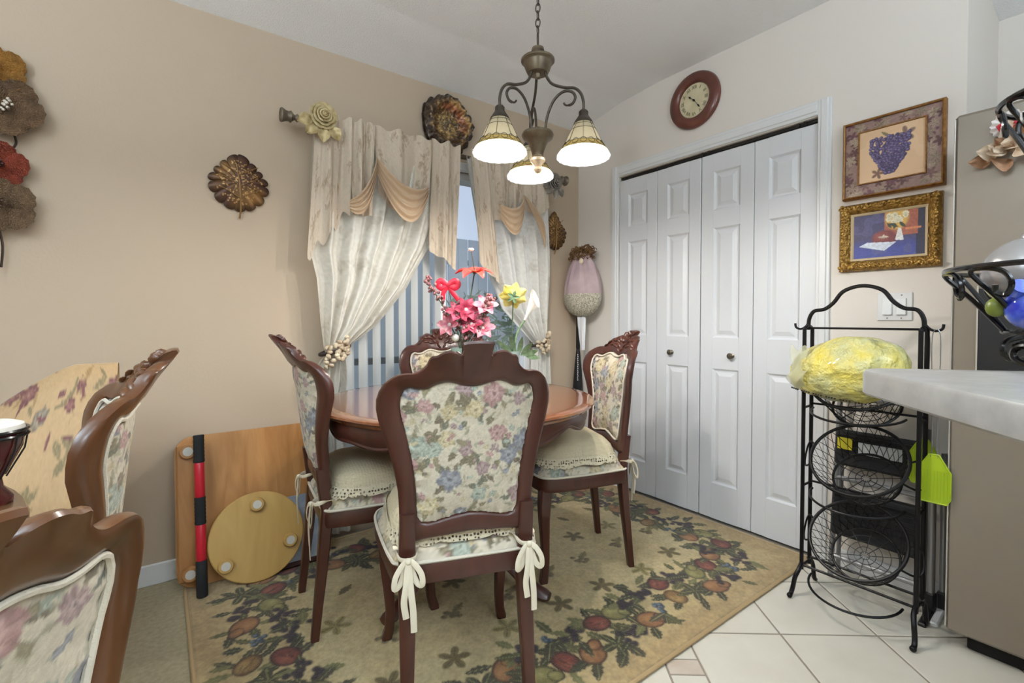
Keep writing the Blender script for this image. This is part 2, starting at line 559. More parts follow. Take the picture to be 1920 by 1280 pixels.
# --- floor: grout bed with separate tiles, carpet to the left
g = G(); wbox(g, -2.0, .70, -6.42, .14, -.06, -.003)
floor = struct('floor', g, M_grout, label='cream ceramic tile floor laid on the diagonal')
g = G(); wbox(g, -6.52, -2.0, -6.42, .14, -.06, 0)
struct('floor_carpet', g, M_carpet, label='short beige carpet beside the rug')
def clip(poly, ax, val, keep_less):
    out = []
    for i in range(len(poly)):
        a = poly[i]; b = poly[(i + 1) % len(poly)]
        ia = (a[ax] <= val) == keep_less; ib = (b[ax] <= val) == keep_less
        if ia: out.append(a)
        if ia != ib:
            t = (val - a[ax]) / (b[ax] - a[ax]); out.append((a[0] + t * (b[0] - a[0]), a[1] + t * (b[1] - a[1])))
    return out
td = (.786, -.618); tn = (.618, .786)
def dn(d, n): return (td[0] * d + tn[0] * n, td[1] * d + tn[1] * n)
def put_tile(d0, d1, n0, n1, m, gap=.004):
    q = [dn(d0 + gap, n0 + gap), dn(d1 - gap, n0 + gap), dn(d1 - gap, n1 - gap), dn(d0 + gap, n1 - gap)]
    for ax, val, less in ((0, -.002, True), (0, -1.998, False), (1, -.002, True), (1, -3.6, False)):
        q = clip(q, ax, val, less)
        if len(q) < 3: return
    area = abs(sum(q[i][0] * q[(i + 1) % len(q)][1] - q[(i + 1) % len(q)][0] * q[i][1] for i in range(len(q)))) / 2
    if area < .0004: return
    if all(-2.4 < x < -.05 and y > -1.58 for x, y in q): return      # wholly under the rug
    b = .0025
    c = (sum(x for x, y in q) / len(q), sum(y for x, y in q) / len(q))
    n = len(q)
    V = [(x, y, -.003) for x, y in q] + [(x, y, -.0015) for x, y in q]
    def inn(x, y):
        L = math.hypot(c[0] - x, c[1] - y) or 1; t = min(.5, b * 1.5 / L); return (x + (c[0] - x) * t, y + (c[1] - y) * t)
    V += [inn(x, y) + (0.0,) for x, y in q]
    F = [tuple(range(2 * n, 3 * n))]
    for i in range(n):
        j = (i + 1) % n
        F += [(i, j, n + j, n + i), (n + i, n + j, 2 * n + j, 2 * n + i)]
    gg = G().add(V, F)
    obj('tile', gg, m, floor, False)
for i in range(-8, 9):
    for j in range(-10, 5):
        d0 = .189 + i * .345; n0 = -1.818 + j * .35
        if i == -1:                              # mosaic border strip beside the field
            for a in range(3):
                for b_ in range(5):
                    mm = M_tile_tan if (a + b_) % 2 == 0 else M_tile
                    if a == 2:
                        put_tile(d0 + .23, d0 + .345, n0 + b_ * .07, n0 + b_ * .07 + .07, mm, .003) if b_ % 2 else put_tile(d0 + .23, d0 + .345, n0 + b_ * .07, n0 + b_ * .07 + .07, mm, .003)
                if a == 0: put_tile(d0, d0 + .23, n0, n0 + .35, M_tile)
        else:
            put_tile(d0, d0 + .345, n0, n0 + .35, M_tile)

# --- baseboards, casing
g = G(); g.box((-4.10, -.007, .045), (4.55, .014, .09), bev=.004); struct('baseboard_left', g, M_trim)
g = G(); g.box((-.22, -.007, .045), (.40, .014, .09), bev=.004); struct('baseboard_corner', g, M_trim)
g = G(); g.box((-.007, -.165, .045), (.014, .30, .09), bev=.004); g.box((-.007, -1.877, .045), (.014, .44, .09), bev=.004)
struct('baseboard_right', g, M_trim)
def casing(name, y0, y1, z0, z1):
    g = G()
    cy = (y0 + y1) / 2; cz = (z0 + z1) / 2; wy = abs(y1 - y0); wz = z1 - z0
    g.box((-.006, cy, cz), (.012, wy, wz), bev=.003)
    if wz > wy: g.box((-.013, cy, cz), (.008, wy * .55, wz - .001), bev=.004)
    else: g.box((-.013, cy, cz), (.008, wy - .001, wz * .55), bev=.004)
    return struct(name, g, M_trim)
casing('trim_1', -.327, CY0, 0.0, 2.162); casing('trim_2', CY1, -1.650, 0.0, 2.162); casing('trim_3', CY1, CY0, 2.094, 2.162)

# --- bifold closet doors
g = G()
g.box((.034, -.988, 2.082), (.030, 1.20, .014)); 
for y in (-.99, -1.03, -1.50, -1.53): g.box((.012, y, 2.078), (.012, .012, .018))
tr = struct('trim_4', g, mat('dark_track_metal', (58, 54, 50), .45, .6)); tr['label'] = 'dark metal sliding track above the closet doors'
def leaf_mesh():
    g = G()
    W, H, T = .297, 2.048, .028
    ops = [(.200, .848), (1.022, 1.636), (1.735, 1.948)]
    pw = .148
    x = T / 2
    g.box((x, -(W / 2 - (W - pw) / 4), H / 2), (T, (W - pw) / 2, H), bev=.002); g.box((x, (W / 2 - (W - pw) / 4), H / 2), (T, (W - pw) / 2, H), bev=.002)
    zs = [0] + [z for o in ops for z in o] + [H]
    for i in range(0, len(zs), 2):
        g.box((x, 0, (zs[i] + zs[i + 1]) / 2), (T, pw + .002, zs[i + 1] - zs[i]))
    ps = []
    for a, b in ops:
        p = G(); secs = []
        for inset, xx in ((0, 0.0), (.010, .009), (.018, .009), (.040, .0015)):
            y0 = pw / 2 - inset; z0 = a + inset; z1 = b - inset
            secs.append([Vector((xx, -y0, z0)), Vector((xx, -y0, z1)), Vector((xx, y0, z1)), Vector((xx, y0, z0))])
        V = []; F = []
        for s in secs: V += s
        for i in range(len(secs) - 1):
            for k in range(4): F.append((i * 4 + k, i * 4 + (k + 1) % 4, i * 4 + 4 + (k + 1) % 4, i * 4 + 4 + k))
        n = len(V); F.append((n - 4, n - 3, n - 2, n - 1))
        p.add(V, F); ps.append(p)
    return g, ps
lg, lps = leaf_mesh()
M_knob = mat('antique_nickel', (122, 112, 98), .35, .85)
def knob_g():
    g = G()
    Mx = Matrix.Rotation(R(-90), 4, 'Y')
    g.lathe([(.0, .0), (.013, .0), (.013, .004), (.006, .007), (.006, .016), (.015, .021), (.017, .027), (.013, .032), (0, .034)], 20, M=Mx)
    return g
leafmesh = None
for di, (ya, knoby) in enumerate(((-.387, -.800), (-.990, -1.180))):
    d = bpy.data.objects.new('door_%d' % (di + 1), None); link(d); d['kind'] = 'structure'
    d['label'] = ('white bifold closet door beside the corner, left of the two', 'white bifold closet door nearer the wire rack')[di]
    d.location = (.006, ya - .30, .014)
    for li in range(2):
        yc = ya - .30 * li - .150 - (ya - .30)
        o = obj('leaf', lg, M_door, d, False)
        if leafmesh is None: leafmesh = [o.data, None]
        else: o.data = leafmesh[0]
        o.location = (0, yc, 0)
        o.rotation_euler = (0, 0, R(.5 if li == 0 else -.5) * (1 if di == 0 else 1))
        if leafmesh[1] is None: leafmesh[1] = []
        for k, p in enumerate(lps):
            if len(leafmesh[1]) > k:
                q = bpy.data.objects.new('panel', leafmesh[1][k]); link(q, o)
            else:
                q = obj('panel', p, M_door, o, False); leafmesh[1].append(q.data)
        if li == (1 if di == 0 else 0):
            kb = obj('knob', knob_g(), M_knob, o)
            kb.location = (0, knoby - (ya - .30) - yc, .925)
            kb['label'] = 'round antique nickel knob'

# --- glass door (window) in the left wall
M_vinyl = mat('white_vinyl', (232, 234, 236), .3)
M_glass = clearmat('window_glass', .10, (225, 235, 240), .02)
win = bpy.data.objects.new('window_1', None); link(win); win['kind'] = 'structure'; win['label'] = 'white framed glass door behind the lace curtains'
win.location = (-1.12, .07, 0)
OFF = (-1.12, .07, 0)
def bars(lst, y, dy):
    g = G()
    for x0, x1, z0, z1 in lst: g.box(((x0 + x1) / 2, y, (z0 + z1) / 2), (x1 - x0, dy, z1 - z0), bev=.004)
    return g
obj('frame', bars([(WX0, WX0 + .05, WZ0, WZ1), (WX1 - .05, WX1, WZ0, WZ1), (WX0 + .05, WX1 - .05, WZ1 - .05, WZ1), (WX0 + .05, WX1 - .05, WZ0, WZ0 + .05)], .07, .10), M_vinyl, win, False, OFF)
obj('mullion', bars([(-1.145, -1.085, WZ0 + .05, WZ1 - .05)], .07, .07), M_vinyl, win, False, OFF)
for a, b in ((WX0 + .05, -1.145), (-1.085, WX1 - .05)):
    obj('pane', bars([(a, b, WZ0 + .05, WZ1 - .05)], .075, .006), M_glass, win, False, OFF)

# --- outdoors beyond the glass
M_conc = mat('patio_concrete', (176, 174, 168), .9, var=(160, 158, 152), vscale=3)
M_fence = mat('grey_fence_paint', (206, 210, 214), .8, var=(196, 202, 206), vscale=6)
M_lawn = mat('lawn', (92, 112, 66), .95, var=(74, 92, 52), vscale=20, bump=(60, 1, .02))
g = G(); wbox(g, -6, 6, .14, 1.9, -.12, -.04); struct('patio', g, M_conc)
g = G(); wbox(g, -12, 14, 1.9, 9, -.16, -.08); struct('ground', g, M_lawn)
fr = thing('garden_fence', 'pale grey board fence beyond the glass door', 'fence', (0, 4.6, -.08))
fb = None
for i in range(46):
    if fb is None:
        g = G().box((0, 0, 1.3), (.19, .024, 2.6), bev=.004); fb = obj('board', g, M_fence, fr, False); o = fb
    else:
        o = bpy.data.objects.new('board', fb.data); link(o, fr)
    o.location = (-4.2 + i * .205, .01 * (i % 2), 0)
g = G(); g.box((.4, .05, .35), (9.6, .05, .09)); g.box((.4, .05, 2.2), (9.6, .05, .09)); obj('rail', g, M_fence, fr, False)
M_bench = mat('dark_bronze_metal', (52, 46, 42), .5, .3)
bn = thing('patio_railing', 'dark bronze low railing on the patio outside the glass door', 'railing', (-1.0, 1.0, -.04))
def rbar(a, b, r=.02): 
    return G().tube([a, b], r, 6)
for z in (.46, .86): obj('rail', G().box((.3, 0, z), (3.6, .05, .05), bev=.006), M_bench, bn, False)
for i in range(5): obj('post', G().box((-1.4 + i * .85, 0, .44), (.045, .045, .88), bev=.004), M_bench, bn, False)
M_bush = mat('shrub_leaf', (70, 96, 56), .7, var=(104, 132, 78), vscale=14)
for bi, (bx, by, br, lab) in enumerate(((1.5, 3.7, .75, 'leafy green garden shrub seen through the glass beside the mullion'), (3.4, 3.3, .95, 'larger green shrub by the fence behind the right curtain'))):
    sh = thing('garden_shrub', lab, 'shrub', (bx, by, -.08), 0, 'shrubs outside')
    obj('stem', G().tube([(0, 0, 0), (.03, 0, .5), (0, .02, .9)], [.04, .03, .015], 6), mat('bark', (88, 70, 52), .9), sh)
    g = G()
    rs = random.Random(bi)
    for i in range(700):
        a = rs.uniform(0, 6.3); t = math.acos(rs.uniform(-1, 1)); q = br * rs.uniform(.6, 1) ** .5
        c = Vector((q * math.sin(t) * math.cos(a), q * math.sin(t) * math.sin(a), .9 + q * math.cos(t)))
        d1 = Vector((rs.uniform(-1, 1), rs.uniform(-1, 1), rs.uniform(-1, 1))).normalized(); d2 = d1.orthogonal().normalized()
        l = rs.uniform(.06, .11)
        g.add([c - d1 * l, c + d2 * l * .4, c + d1 * l, c - d2 * l * .4], [(0, 1, 2, 3)])
    fo = obj('foliage', g, M_bush, sh, False); fo['kind'] = 'stuff'

# --- vertical blinds
M_blind = transl(mat('white_blind_vinyl', (240, 240, 238), .5), .5, (245, 245, 242))
bl = thing('vertical_blinds', 'white vertical slat blinds half drawn across the glass door', 'blinds', (-1.12, -.010, 2.04))
OB = (-1.12, -.010, 2.04)
obj('head_rail', G().box((-1.12, -.024, 2.062), (1.34, .045, .045), bev=.005), M_vinyl, bl, False, OB)
sl = None
xs = [-1.69 + .075 * i for i in range(8)]
for i, x in enumerate(xs):
    if sl is None:
        g = G()
        def slatf(u, v):
            t = (u - .5) * .089
            return Vector((t, .004 * (1 - (2 * u - 1) ** 2), -.03 - v * 1.93))
        g.grid(slatf, 7, 2)
        n = len(g.V); g.V += [(a, b + .0016, c) for a, b, c in g.V]
        g.F += [tuple(k + n for k in f[::-1]) for f in g.F]
        sl = obj('slat', g, M_blind, bl); o = sl
    else:
        o = bpy.data.objects.new('slat', sl.data); link(o, bl)
    o.location = (x + 1.12, .002, 0)
    o.rotation_euler = (0, 0, R(41 + random.uniform(-3, 3)))

# --- ceiling fixtures added out of view behind the camera as fill light
def fill_ceiling_lamp(loc, label):
    t = thing('fill_ceiling_lamp', label, 'ceiling lamp', loc, 0, 'added ceiling fill lamps')
    obj('housing', G().box((0, 0, -.02), (1.22, .36, .04), bev=.008), M_vinyl, t, False)
    obj('diffuser', G().box((0, 0, -.06), (1.16, .30, .04), bev=.014), emis('fill_diffuser', (226, 242, 255), KITCHEN), t, False)
fill_ceiling_lamp((-1.2, -4.3, 2.604), 'added white ceiling fill lamp, unseen behind the camera to the right')
fill_ceiling_lamp((-4.2, -3.4, 2.604), 'added white ceiling fill lamp, unseen behind the camera to the left')

def fill_torchiere(loc, label):  # added floor lamp out of view, bounces ambient fill off the ceiling
    t = thing('fill_floor_lamp', label, 'floor lamp', loc, 0, 'added floor fill lamps')
    obj('base', G().lathe([(0, 0), (.15, 0), (.15, .015), (.03, .03), (0, .03)], 28), M_iron, t)
    obj('pole', G().tube([(0, 0, .03), (0, 0, 1.70)], .014, 10), M_iron, t)
    obj('bowl', G().lathe([(.02, 1.68), (.10, 1.71), (.17, 1.78), (.165, 1.785), (.09, 1.725), (0, 1.70)], 28), M_vinyl, t)
    l = bpy.data.lights.new('fill_uplight', 'AREA'); l.shape = 'DISK'; l.size = .26; l.energy = FILL_TORCH; l.color = (.74, .88, 1.0)
    o = bpy.data.objects.new('fill_uplight', l); link(o, t); o.location = (0, 0, 1.79); o.rotation_euler = (PI, 0, 0)
fill_torchiere((-3.95, -2.5, 0), 'added black uplight for ceiling fill, unseen to the left of the camera')
fill_torchiere((-2.1, -4.3, 0), 'added black uplight for ceiling fill, unseen behind the camera')
# ================================================================== KITCHEN SIDE
M_fridge = mat('taupe_satin_steel', (138, 127, 114), .36, .35, var=(132, 121, 108), vscale=3)
M_fedge = mat('fridge_edge_steel', (196, 190, 182), .3, .5)
fg = thing('refrigerator', 'taupe steel refrigerator standing behind the bar counter', 'refrigerator', (.1, -2.58, 0))
OF = (.1, -2.58, 0)
obj('body', G().box((.12, -2.58, .94), (.74, .90, 1.76), bev=.008), M_fridge, fg, False, OF)
def fdoor(y0, y1):
    g = G().box((-.285, (y0 + y1) / 2, .945), (.066, abs(y1 - y0), 1.768), bev=.010)
    return g
d1 = obj('freezer_door', fdoor(-2.130, -2.54), M_fridge, fg, False, OF)
d2 = obj('fridge_door', fdoor(-2.548, -3.03), M_fridge, fg, False, OF)
g = G()
for z0, z1, y0, y1 in ((.93, 1.24, -2.198, -2.47),):
    g.box((-.3185, (y0 + y1) / 2, (z0 + z1) / 2), (.006, abs(y1 - y0), z1 - z0), bev=.002)
o = obj('ice_dispenser', g, M_black, d1, False, OF); o['label'] = 'black ice and water dispenser panel'
obj('dispenser_trim', G().box((-.3195, -2.197, 1.085), (.008, .004, .33)), M_fedge, d1, False, OF)
obj('edge_strip', G().box((-.316, -2.1325, .945), (.006, .004, 1.74), bev=.001), M_fedge, d1, False, OF)
for y, par in ((-2.50, d1), (-2.585, d2)):
    obj('handle', G().tube([(-.318, y, .55), (-.36, y, .58), (-.36, y, 1.55), (-.318, y, 1.58)], .012, 8), M_steel, par, True, OF)
obj('base_grille', G().box((-.22, -2.60, .032), (.10, .84, .058), bev=.004), M_dark, fg, False, OF)
for y in (-2.2, -2.96): obj('foot', G().lathe([(0, 0), (.02, 0), (.02, .02), (0, .02)], 12, (-.2, y, 0)), M_black, fg, True, OF)

# dried flower magnet on the fridge
M_doily = mat('white_lace', (226, 218, 214), .8, bump=(160, .5, .002))
M_petal = mat('dried_cream_petal', (216, 190, 160), .8, var=(232, 214, 194), vscale=40)
M_petal2 = mat('dried_brown_petal', (150, 108, 78), .8, var=(190, 150, 118), vscale=40)
M_redbow = mat('red_ribbon', (196, 30, 52), .45)
mg = thing('dried_flower_magnet', 'cream dried flower magnet with lace and red bow on the fridge', 'magnet', (-.3205, -2.262, 1.70))
g = G()
def doi(u, v):
    a = u * 2 * PI; r = .042 * v * (1 + .06 * math.sin(a * 16) * v)
    return Vector((-.006 - .010 * v + .004 * math.sin(a * 12) * v, r * math.cos(a), .055 + r * math.sin(a)))
g.grid(doi, 96, 6, cu=True); obj('lace_doily', g, M_doily, mg)
rs = random.Random(4)
for i in range(17):
    a = rs.uniform(0, 6.3); q = rs.uniform(.005, .05)
    cy, cz = q * math.cos(a) * .95, -.03 + q * math.sin(a) * 1.05
    g = G(); w = rs.uniform(.018, .028)
    tilt = Matrix.Rotation(rs.uniform(0, 6.3), 4, 'X') @ Matrix.Rotation(rs.uniform(-.6, .6), 4, 'Z')
    def pf(u, v):
        x = (u - .5) * w * 2 * math.sin(PI * (.12 + .86 * v)); z = v * w * 1.7
        return tilt @ Vector((-.008 - .012 * (v - .3) ** 2 * 8 + .004 * math.sin(u * 9), x, z)) + Vector((-.012 - .006 * (i % 3), cy, cz))
    g.grid(pf, 8, 7)
    obj('petal', g, M_petal if i % 3 else M_petal2, mg)
g = G()
for sgn in (-1, 1):
    g.tube([(-.018, 0, .045), (-.03, sgn * .012, .056), (-.03, sgn * .022, .050), (-.026, sgn * .018, .040), (-.018, 0, .045)], .006, 6, flat=.35, up=(1, 0, 0))
    g.tube([(-.02, 0, .045), (-.022, sgn * .014, .028)], .005, 6, flat=.35, up=(1, 0, 0))
g.ball((-.026, 0, .046), .006, 8, 6)
o = obj('bow', g, M_redbow, mg); o['label'] = 'small red ribbon bow'

# bar counter (raised slab set on the diagonal) with its half wall out of frame to the right
M_stone = mat('grey_white_quartz', (150, 148, 144), .3, var=(166, 164, 160), vscale=30, vdetail=8, coat=.3)
cnt = thing('bar_counter', 'pale grey stone bar counter with rounded corner', 'counter', (-1.30, -2.75, 0))
OC = (-1.30, -2.75, 0)
ea = Vector((-.760, -.649, 0)).normalized(); eb = Vector((.649, -.760, 0)).normalized()
P0 = Vector((-1.435, -2.205, 0))
def slab_outline(rc, ins=0.0):
    pts = []
    La, Lb = 1.5, 1.9
    c = P0 + ea * rc + eb * rc
    pts.append(P0 + ea * La + eb * ins)
    for k in range(0, 10):
        t = PI / 2 * k / 9
        pts.append(c - eb * (rc - ins) * math.cos(t) - ea * (rc - ins) * math.sin(t))
    pts.append(P0 + eb * Lb + ea * ins); pts.append(P0 + eb * Lb + ea * La)
    return pts
g = G(); secs = []
for z, ins in ((1.002, .004), (1.006, 0), (1.040, 0), (1.046, .003), (1.048, .009)):
    secs.append([Vector((p.x, p.y, z)) for p in slab_outline(.05, ins)])
loft(g, secs)
obj('stone_top', g, M_stone, cnt, True, OC)
hw = []
for a_, b_ in ((.55, .62), (1.45, .62), (1.45, .80), (.55, .80)):
    p = P0 + ea * a_ + eb * b_; hw.append(p)
g = G(); secs = [[Vector((p.x, p.y, z)) for p in hw] for z in (0, 1.002)]; loft(g, secs)
obj('half_wall', g, M_wall_cream, cnt, False, OC)

# two tier wrought iron basket on the counter
bc = Vector((-1.09, -2.475, 1.048))
bk = thing('tiered_wire_basket', 'black two tier wrought iron scroll basket on the bar counter', 'basket', bc)
M_iron2 = mat('glossy_black_iron', (22, 22, 24), .22, .5, coat=.4)
def ring(r, z, rad, n=40, c=(0, 0)): return G().tube([(c[0] + r * math.cos(2 * PI * k / n), c[1] + r * math.sin(2 * PI * k / n), z) for k in range(n)], rad, 8, closed=True)
def tier(zb, rb, zt, rt, n):
    obj('rim', ring(rt, zt, .0055), M_iron2, bk); obj('base_ring', ring(rb, zb, .005), M_iron2, bk)
    for k in range(n):
        a = 2 * PI * k / n + .25
        g = G(); pts = []
        H = zt - zb
        def at(rr, s, z): return (rr * math.cos(a + s), rr * math.sin(a + s), z)
        pts = [at(rb, 0, zb), at(rb + (rt - rb) * .5, -.10, zb + H * .5), at(rt * .985, -.17, zt - .012), at(rt * .985, -.05, zt - .004),
               at(rt * .95, .10, zt - .012), at(rt * .93, .16, zt - .035), at(rt * .91, .10, zt - .055), at(rt * .92, .02, zt - .05), at(rt * .93, .02, zt - .036)]
        g.tube(smooth_pts(pts, 6), .0048, 7)
        obj('scroll', g, M_iron2, bk)
tier(.066, .115, .192, .205, 11)
tier(.40, .075, .52, .128, 9)
g = G()
for k in range(7): 
    a = PI * k / 7; g.tube([(.115 * math.cos(a), .115 * math.sin(a), .066), (-.115 * math.cos(a), -.115 * math.sin(a), .066)], .003, 6)
obj('bottom_grid', g, M_iron2, bk)
g = G()
for k in range(5): 
    a = PI * k / 5; g.tube([(.075 * math.cos(a), .075 * math.sin(a), .40), (-.075 * math.cos(a), -.075 * math.sin(a), .40)], .003, 6)
obj('bottom_grid', g, M_iron2, bk)
obj('centre_post', G().tube([(0, 0, .06), (0, 0, .70)], .006, 8), M_iron2, bk)
obj('top_loop', G().tube([(.035 * math.cos(t), 0, .725 + .035 * math.sin(t)) for t in np.linspace(0, 2 * PI, 20, endpoint=False)], .005, 7, closed=True), M_iron2, bk)
for k in range(4):
    a = 2.56 + k * PI / 2
    def at2(r, z): return (r * math.cos(a), r * math.sin(a), z)
    t_ = Vector((-math.sin(a), math.cos(a), 0))
    pts = [(.10, 0, .064), (.112, .0, .056), (.118, .03, .045), (.118, .036, .022), (.118, .02, .0065), (.118, -.008, .0065), (.118, -.028, .018), (.118, -.026, .034), (.118, -.008, .040), (.118, .010, .034)]
    g = G().tube(smooth_pts([(r * math.cos(a) + t_.x * s_, r * math.sin(a) + t_.y * s_, z) for r, s_, z in pts], 6), .0062, 8)
    obj('scroll_foot', g, M_iron2, bk)
# contents of the lower tier
M_blue = mat('swirled_blue_glass', (22, 44, 176), .06, var=(110, 140, 226), vscale=22, coat=1, vdetail=6)
M_silver = mat('silver_foil', (176, 174, 174), .25, .6, bump=(9, .4, .01))
M_lime = mat('lime_green_fruit', (96, 108, 36), .4, var=(130, 142, 56), vscale=9)
def content(name, label, cat, p, r, m, n=28, extra=None):
    t = thing(name, label, cat, (bc.x + p[0], bc.y + p[1], bc.z + p[2]), 0)
    obj('body', G().ball((0, 0, r if not isinstance(r, tuple) else r[2]), r, n, n // 2), m, t)
    if extra: extra(t)
    return t
def neck(t): obj('neck', G().lathe([(.014, 0), (.012, .012), (.016, .02), (.0, .02)], 14, (0, 0, 0), Matrix.Translation((-.026, .022, .072)) @ Matrix.Rotation(R(-50), 4, 'Y') @ Matrix.Rotation(R(30), 4, 'X')), M_blue, t)
content('blue_glass_ball', 'swirled cobalt blue glass ball in the lower basket tier', 'glass ball', (-.093, .062, .070), .043, M_blue, 28, neck)
def stem_of(t): obj('stem', G().tube([(0, 0, .05), (.004, 0, .062)], .003, 6), M_petal2, t)
content('lime', 'green lime half hidden behind the blue glass ball', 'fruit', (-.100, .112, .096), (.016, .016, .019), M_lime, 18, stem_of)
def tie_of(t): obj('knot', G().ball((0, .0, .134), (.014, .014, .02), 10, 6), M_silver, t)
content('silver_ball', 'large shiny silver ball resting in the lower basket tier', 'ornament', (-.045, .075, .112), .070, M_silver, 28, tie_of)

# ================================================================== RUG
M_rug = cmat('woven_rug_pile', .95, bump=(260, .8, .004, 2), sheen=.2)
RX0, RX1, RY0, RY1 = -2.425, -.04, -1.60, -.06
nx, ny = 500, 322
ux = np.linspace(RX0, RX1, nx); uy = np.linspace(RY0, RY1, ny)
U, Vv = np.meshgrid(ux, uy); U = U.ravel(); Vv = Vv.ravel()
p = Paint(U, Vv, (182, 160, 114))
de = np.minimum(np.minimum(U - RX0, RX1 - U), np.minimum(Vv - RY0, RY1 - Vv))
p.lay(np.clip((.16 - de) / .10, 0, 1), (166, 140, 98), .75)           # darker outer border
p.lay(np.clip(1 - np.abs(de - .40) / .14, 0, 1), (196, 180, 138), .5)
p.lay((de < .012).astype(float), (158, 134, 96))
p.lay(vnoise(U * 5, Vv * 5, 3) > .62, (184, 164, 120), .25)
rs = random.Random(21)
def grape(x, y, r, a, col, hi):
    for i in range(15):
        t = rs.random(); q = (t - .5) * r * 2; w = r * (1 - t * .75) * rs.uniform(-.8, .8)
        gx = x + q * math.cos(a) - w * math.sin(a); gy = y + q * math.sin(a) + w * math.cos(a)
        p.ell(gx, gy, r * .30, r * .30, 0, col, None, .5)
        p.ell(gx - r * .06, gy + r * .06, r * .12, r * .12, 0, hi, None, .8, .5)
def pear(x, y, r, a, c1, c2, dk):
    p.ell(x, y, r * 1.12, r * .94, a, dk, None, .1)
    p.ell(x, y, r, r * .82, a, c1, c2, .2)
    p.ell(x + r * .8 * math.cos(a), y + r * .8 * math.sin(a), r * .6, r * .5, a, dk, None, .1)
    p.ell(x + r * .75 * math.cos(a), y + r * .75 * math.sin(a), r * .52, r * .42, a, c1, c2, .3)
def apple(x, y, r, c1, c2, dk):
    an = rs.uniform(0, 3)
    p.ell(x, y, r * 1.12, r * .92, an, dk, None, .1); p.ell(x, y, r, r * .80, an, c1, c2, .35)
    for q in range(5): p.leaf(x + rs.uniform(-.5, .5) * r, y + rs.uniform(-.4, .4) * r, r * .9, r * .08, an + rs.uniform(-.3, .3), dk, None, .45)
DKP = (44, 30, 36); DKB = (48, 58, 72)
def cluster(x, y, k, ang):
    """fruit garland unit"""
    for i in range(5):
        a = rs.uniform(0, 6.3); d = rs.uniform(.05, .09)
        p.leaf(x + d * math.cos(a), y + d * math.sin(a), rs.uniform(.07, .11), rs.uniform(.014, .022), a + rs.uniform(-.5, .5), rs.choice([(82, 78, 44), (58, 56, 36), (112, 108, 66), (70, 64, 44)]), (140, 132, 84))
    if k == 0: grape(x, y, .062, ang + rs.uniform(-.6, .6), DKP, (84, 58, 66))
    elif k == 1: pear(x, y, .054, ang + rs.uniform(-1, 1), (140, 94, 56), (168, 122, 76), (66, 42, 26))
    elif k == 2: apple(x, y, .053, (116, 56, 42), (142, 82, 60), (54, 28, 22))
    elif k == 3: pear(x, y, .052, ang + rs.uniform(-1, 1), (126, 118, 68), (150, 142, 90), (66, 60, 34))
    elif k == 4:
        for i in range(7):
            a = rs.uniform(0, 6.3); d = rs.uniform(0, .032)
            p.ell(x + d * math.cos(a), y + d * math.sin(a), .014, .014, 0, DKB, (108, 122, 132), .3)
    elif k == 5: apple(x, y, .048, (138, 104, 58), (164, 132, 82), (76, 54, 30))
    elif k == 6: p.mleaf(x, y, .075, rs.uniform(0, 6), (66, 62, 38), (136, 130, 82))
seq = [2, 0, 3, 1, 0, 4, 0, 5, 2, 6, 0, 1, 3, 0, 2, 4, 1, 0, 6]
k = 0
def garland(x0, y0, x1, y1, n):
    global k
    L = math.hypot(x1 - x0, y1 - y0); ang = math.atan2(y1 - y0, x1 - x0)
    for i in range(n):
        t = (i + .5) / n
        for row in (-1, 1):
            w = row * .056 + .025 * math.sin(t * 21) + rs.uniform(-.012, .012)
            tt = t + (.25 / n if row > 0 else 0)
            cluster(x0 + (x1 - x0) * tt - math.sin(ang) * w, y0 + (y1 - y0) * tt + math.cos(ang) * w, seq[k % len(seq)], ang); k += 1
ins = .225
garland(RX0 + ins, RY0 + ins, RX1 - ins, RY0 + ins, 19)
garland(RX1 - ins, RY0 + ins + .05, RX1 - ins, RY1 - ins, 9)
garland(RX1 - ins, RY1 - ins, RX0 + ins, RY1 - ins, 19)
garland(RX0 + ins, RY1 - ins, RX0 + ins, RY0 + ins + .05, 9)
for i in range(9):                     # berries and leaves spilling inward
    pass
fx0, fx1, fy0, fy1 = RX0 + .46, RX1 - .46, RY0 + .44, RY1 - .42
ii = 0
for a in np.arange(fx0, fx1 + .01, .235):
    for b in np.arange(fy0, fy1 + .01, .20):
        x = a + rs.uniform(-.03, .03) + (.1 if int(round((b - fy0) / .2)) % 2 else 0); y = b + rs.uniform(-.03, .03)
        ii += 1
        c1 = (112, 96, 56); c2 = (80, 66, 38)
        if ii % 4 == 0: p.leaf(x, y, .09, .02, rs.uniform(0, 6), c1, c2)
        elif ii % 4 == 2: 
            for j in range(9):
                q = rs.uniform(0, 6.3); d = rs.uniform(0, .036); p.ell(x + d * math.cos(q), y + d * math.sin(q), .016, .014, 0, (118, 100, 62), c2, .3, .9)
            p.leaf(x + .04, y + .02, .08, .018, .5, (132, 116, 70), c2)
        else: p.mleaf(x, y, .062, rs.uniform(0, 6), c1 if ii % 3 else (140, 126, 74), c2)
p.grain(.34, 130, 5); p.grain(.22, 34, 6)
Z = np.full(len(U), .012) + .0012 * (vnoise(U * 90, Vv * 90, 8) - .5)
edge = (de < .004)
Z[edge] = .008
Vt = np.stack([U, Vv, Z], 1)
rug = cobj('area_rug', Vt, gridF(nx, ny), p.c, M_rug)
tag(rug, 'beige area rug with a fruit and vine border under the dining table', 'rug')
g = G()
bw = .009
pts = [(RX0, RY0, .0075), (RX1, RY0, .0075), (RX1, RY1, .0075), (RX0, RY1, .0075)]
dense = []
for i in range(4):
    a = np.array(pts[i]); b = np.array(pts[(i + 1) % 4])
    for t in np.linspace(0, 1, 12, endpoint=False): dense.append(tuple(a + (b - a) * t))
g.tube(dense, .0075, 8, closed=True)
obj('binding', g, mat('rug_binding', (178, 152, 112), .9), rug)

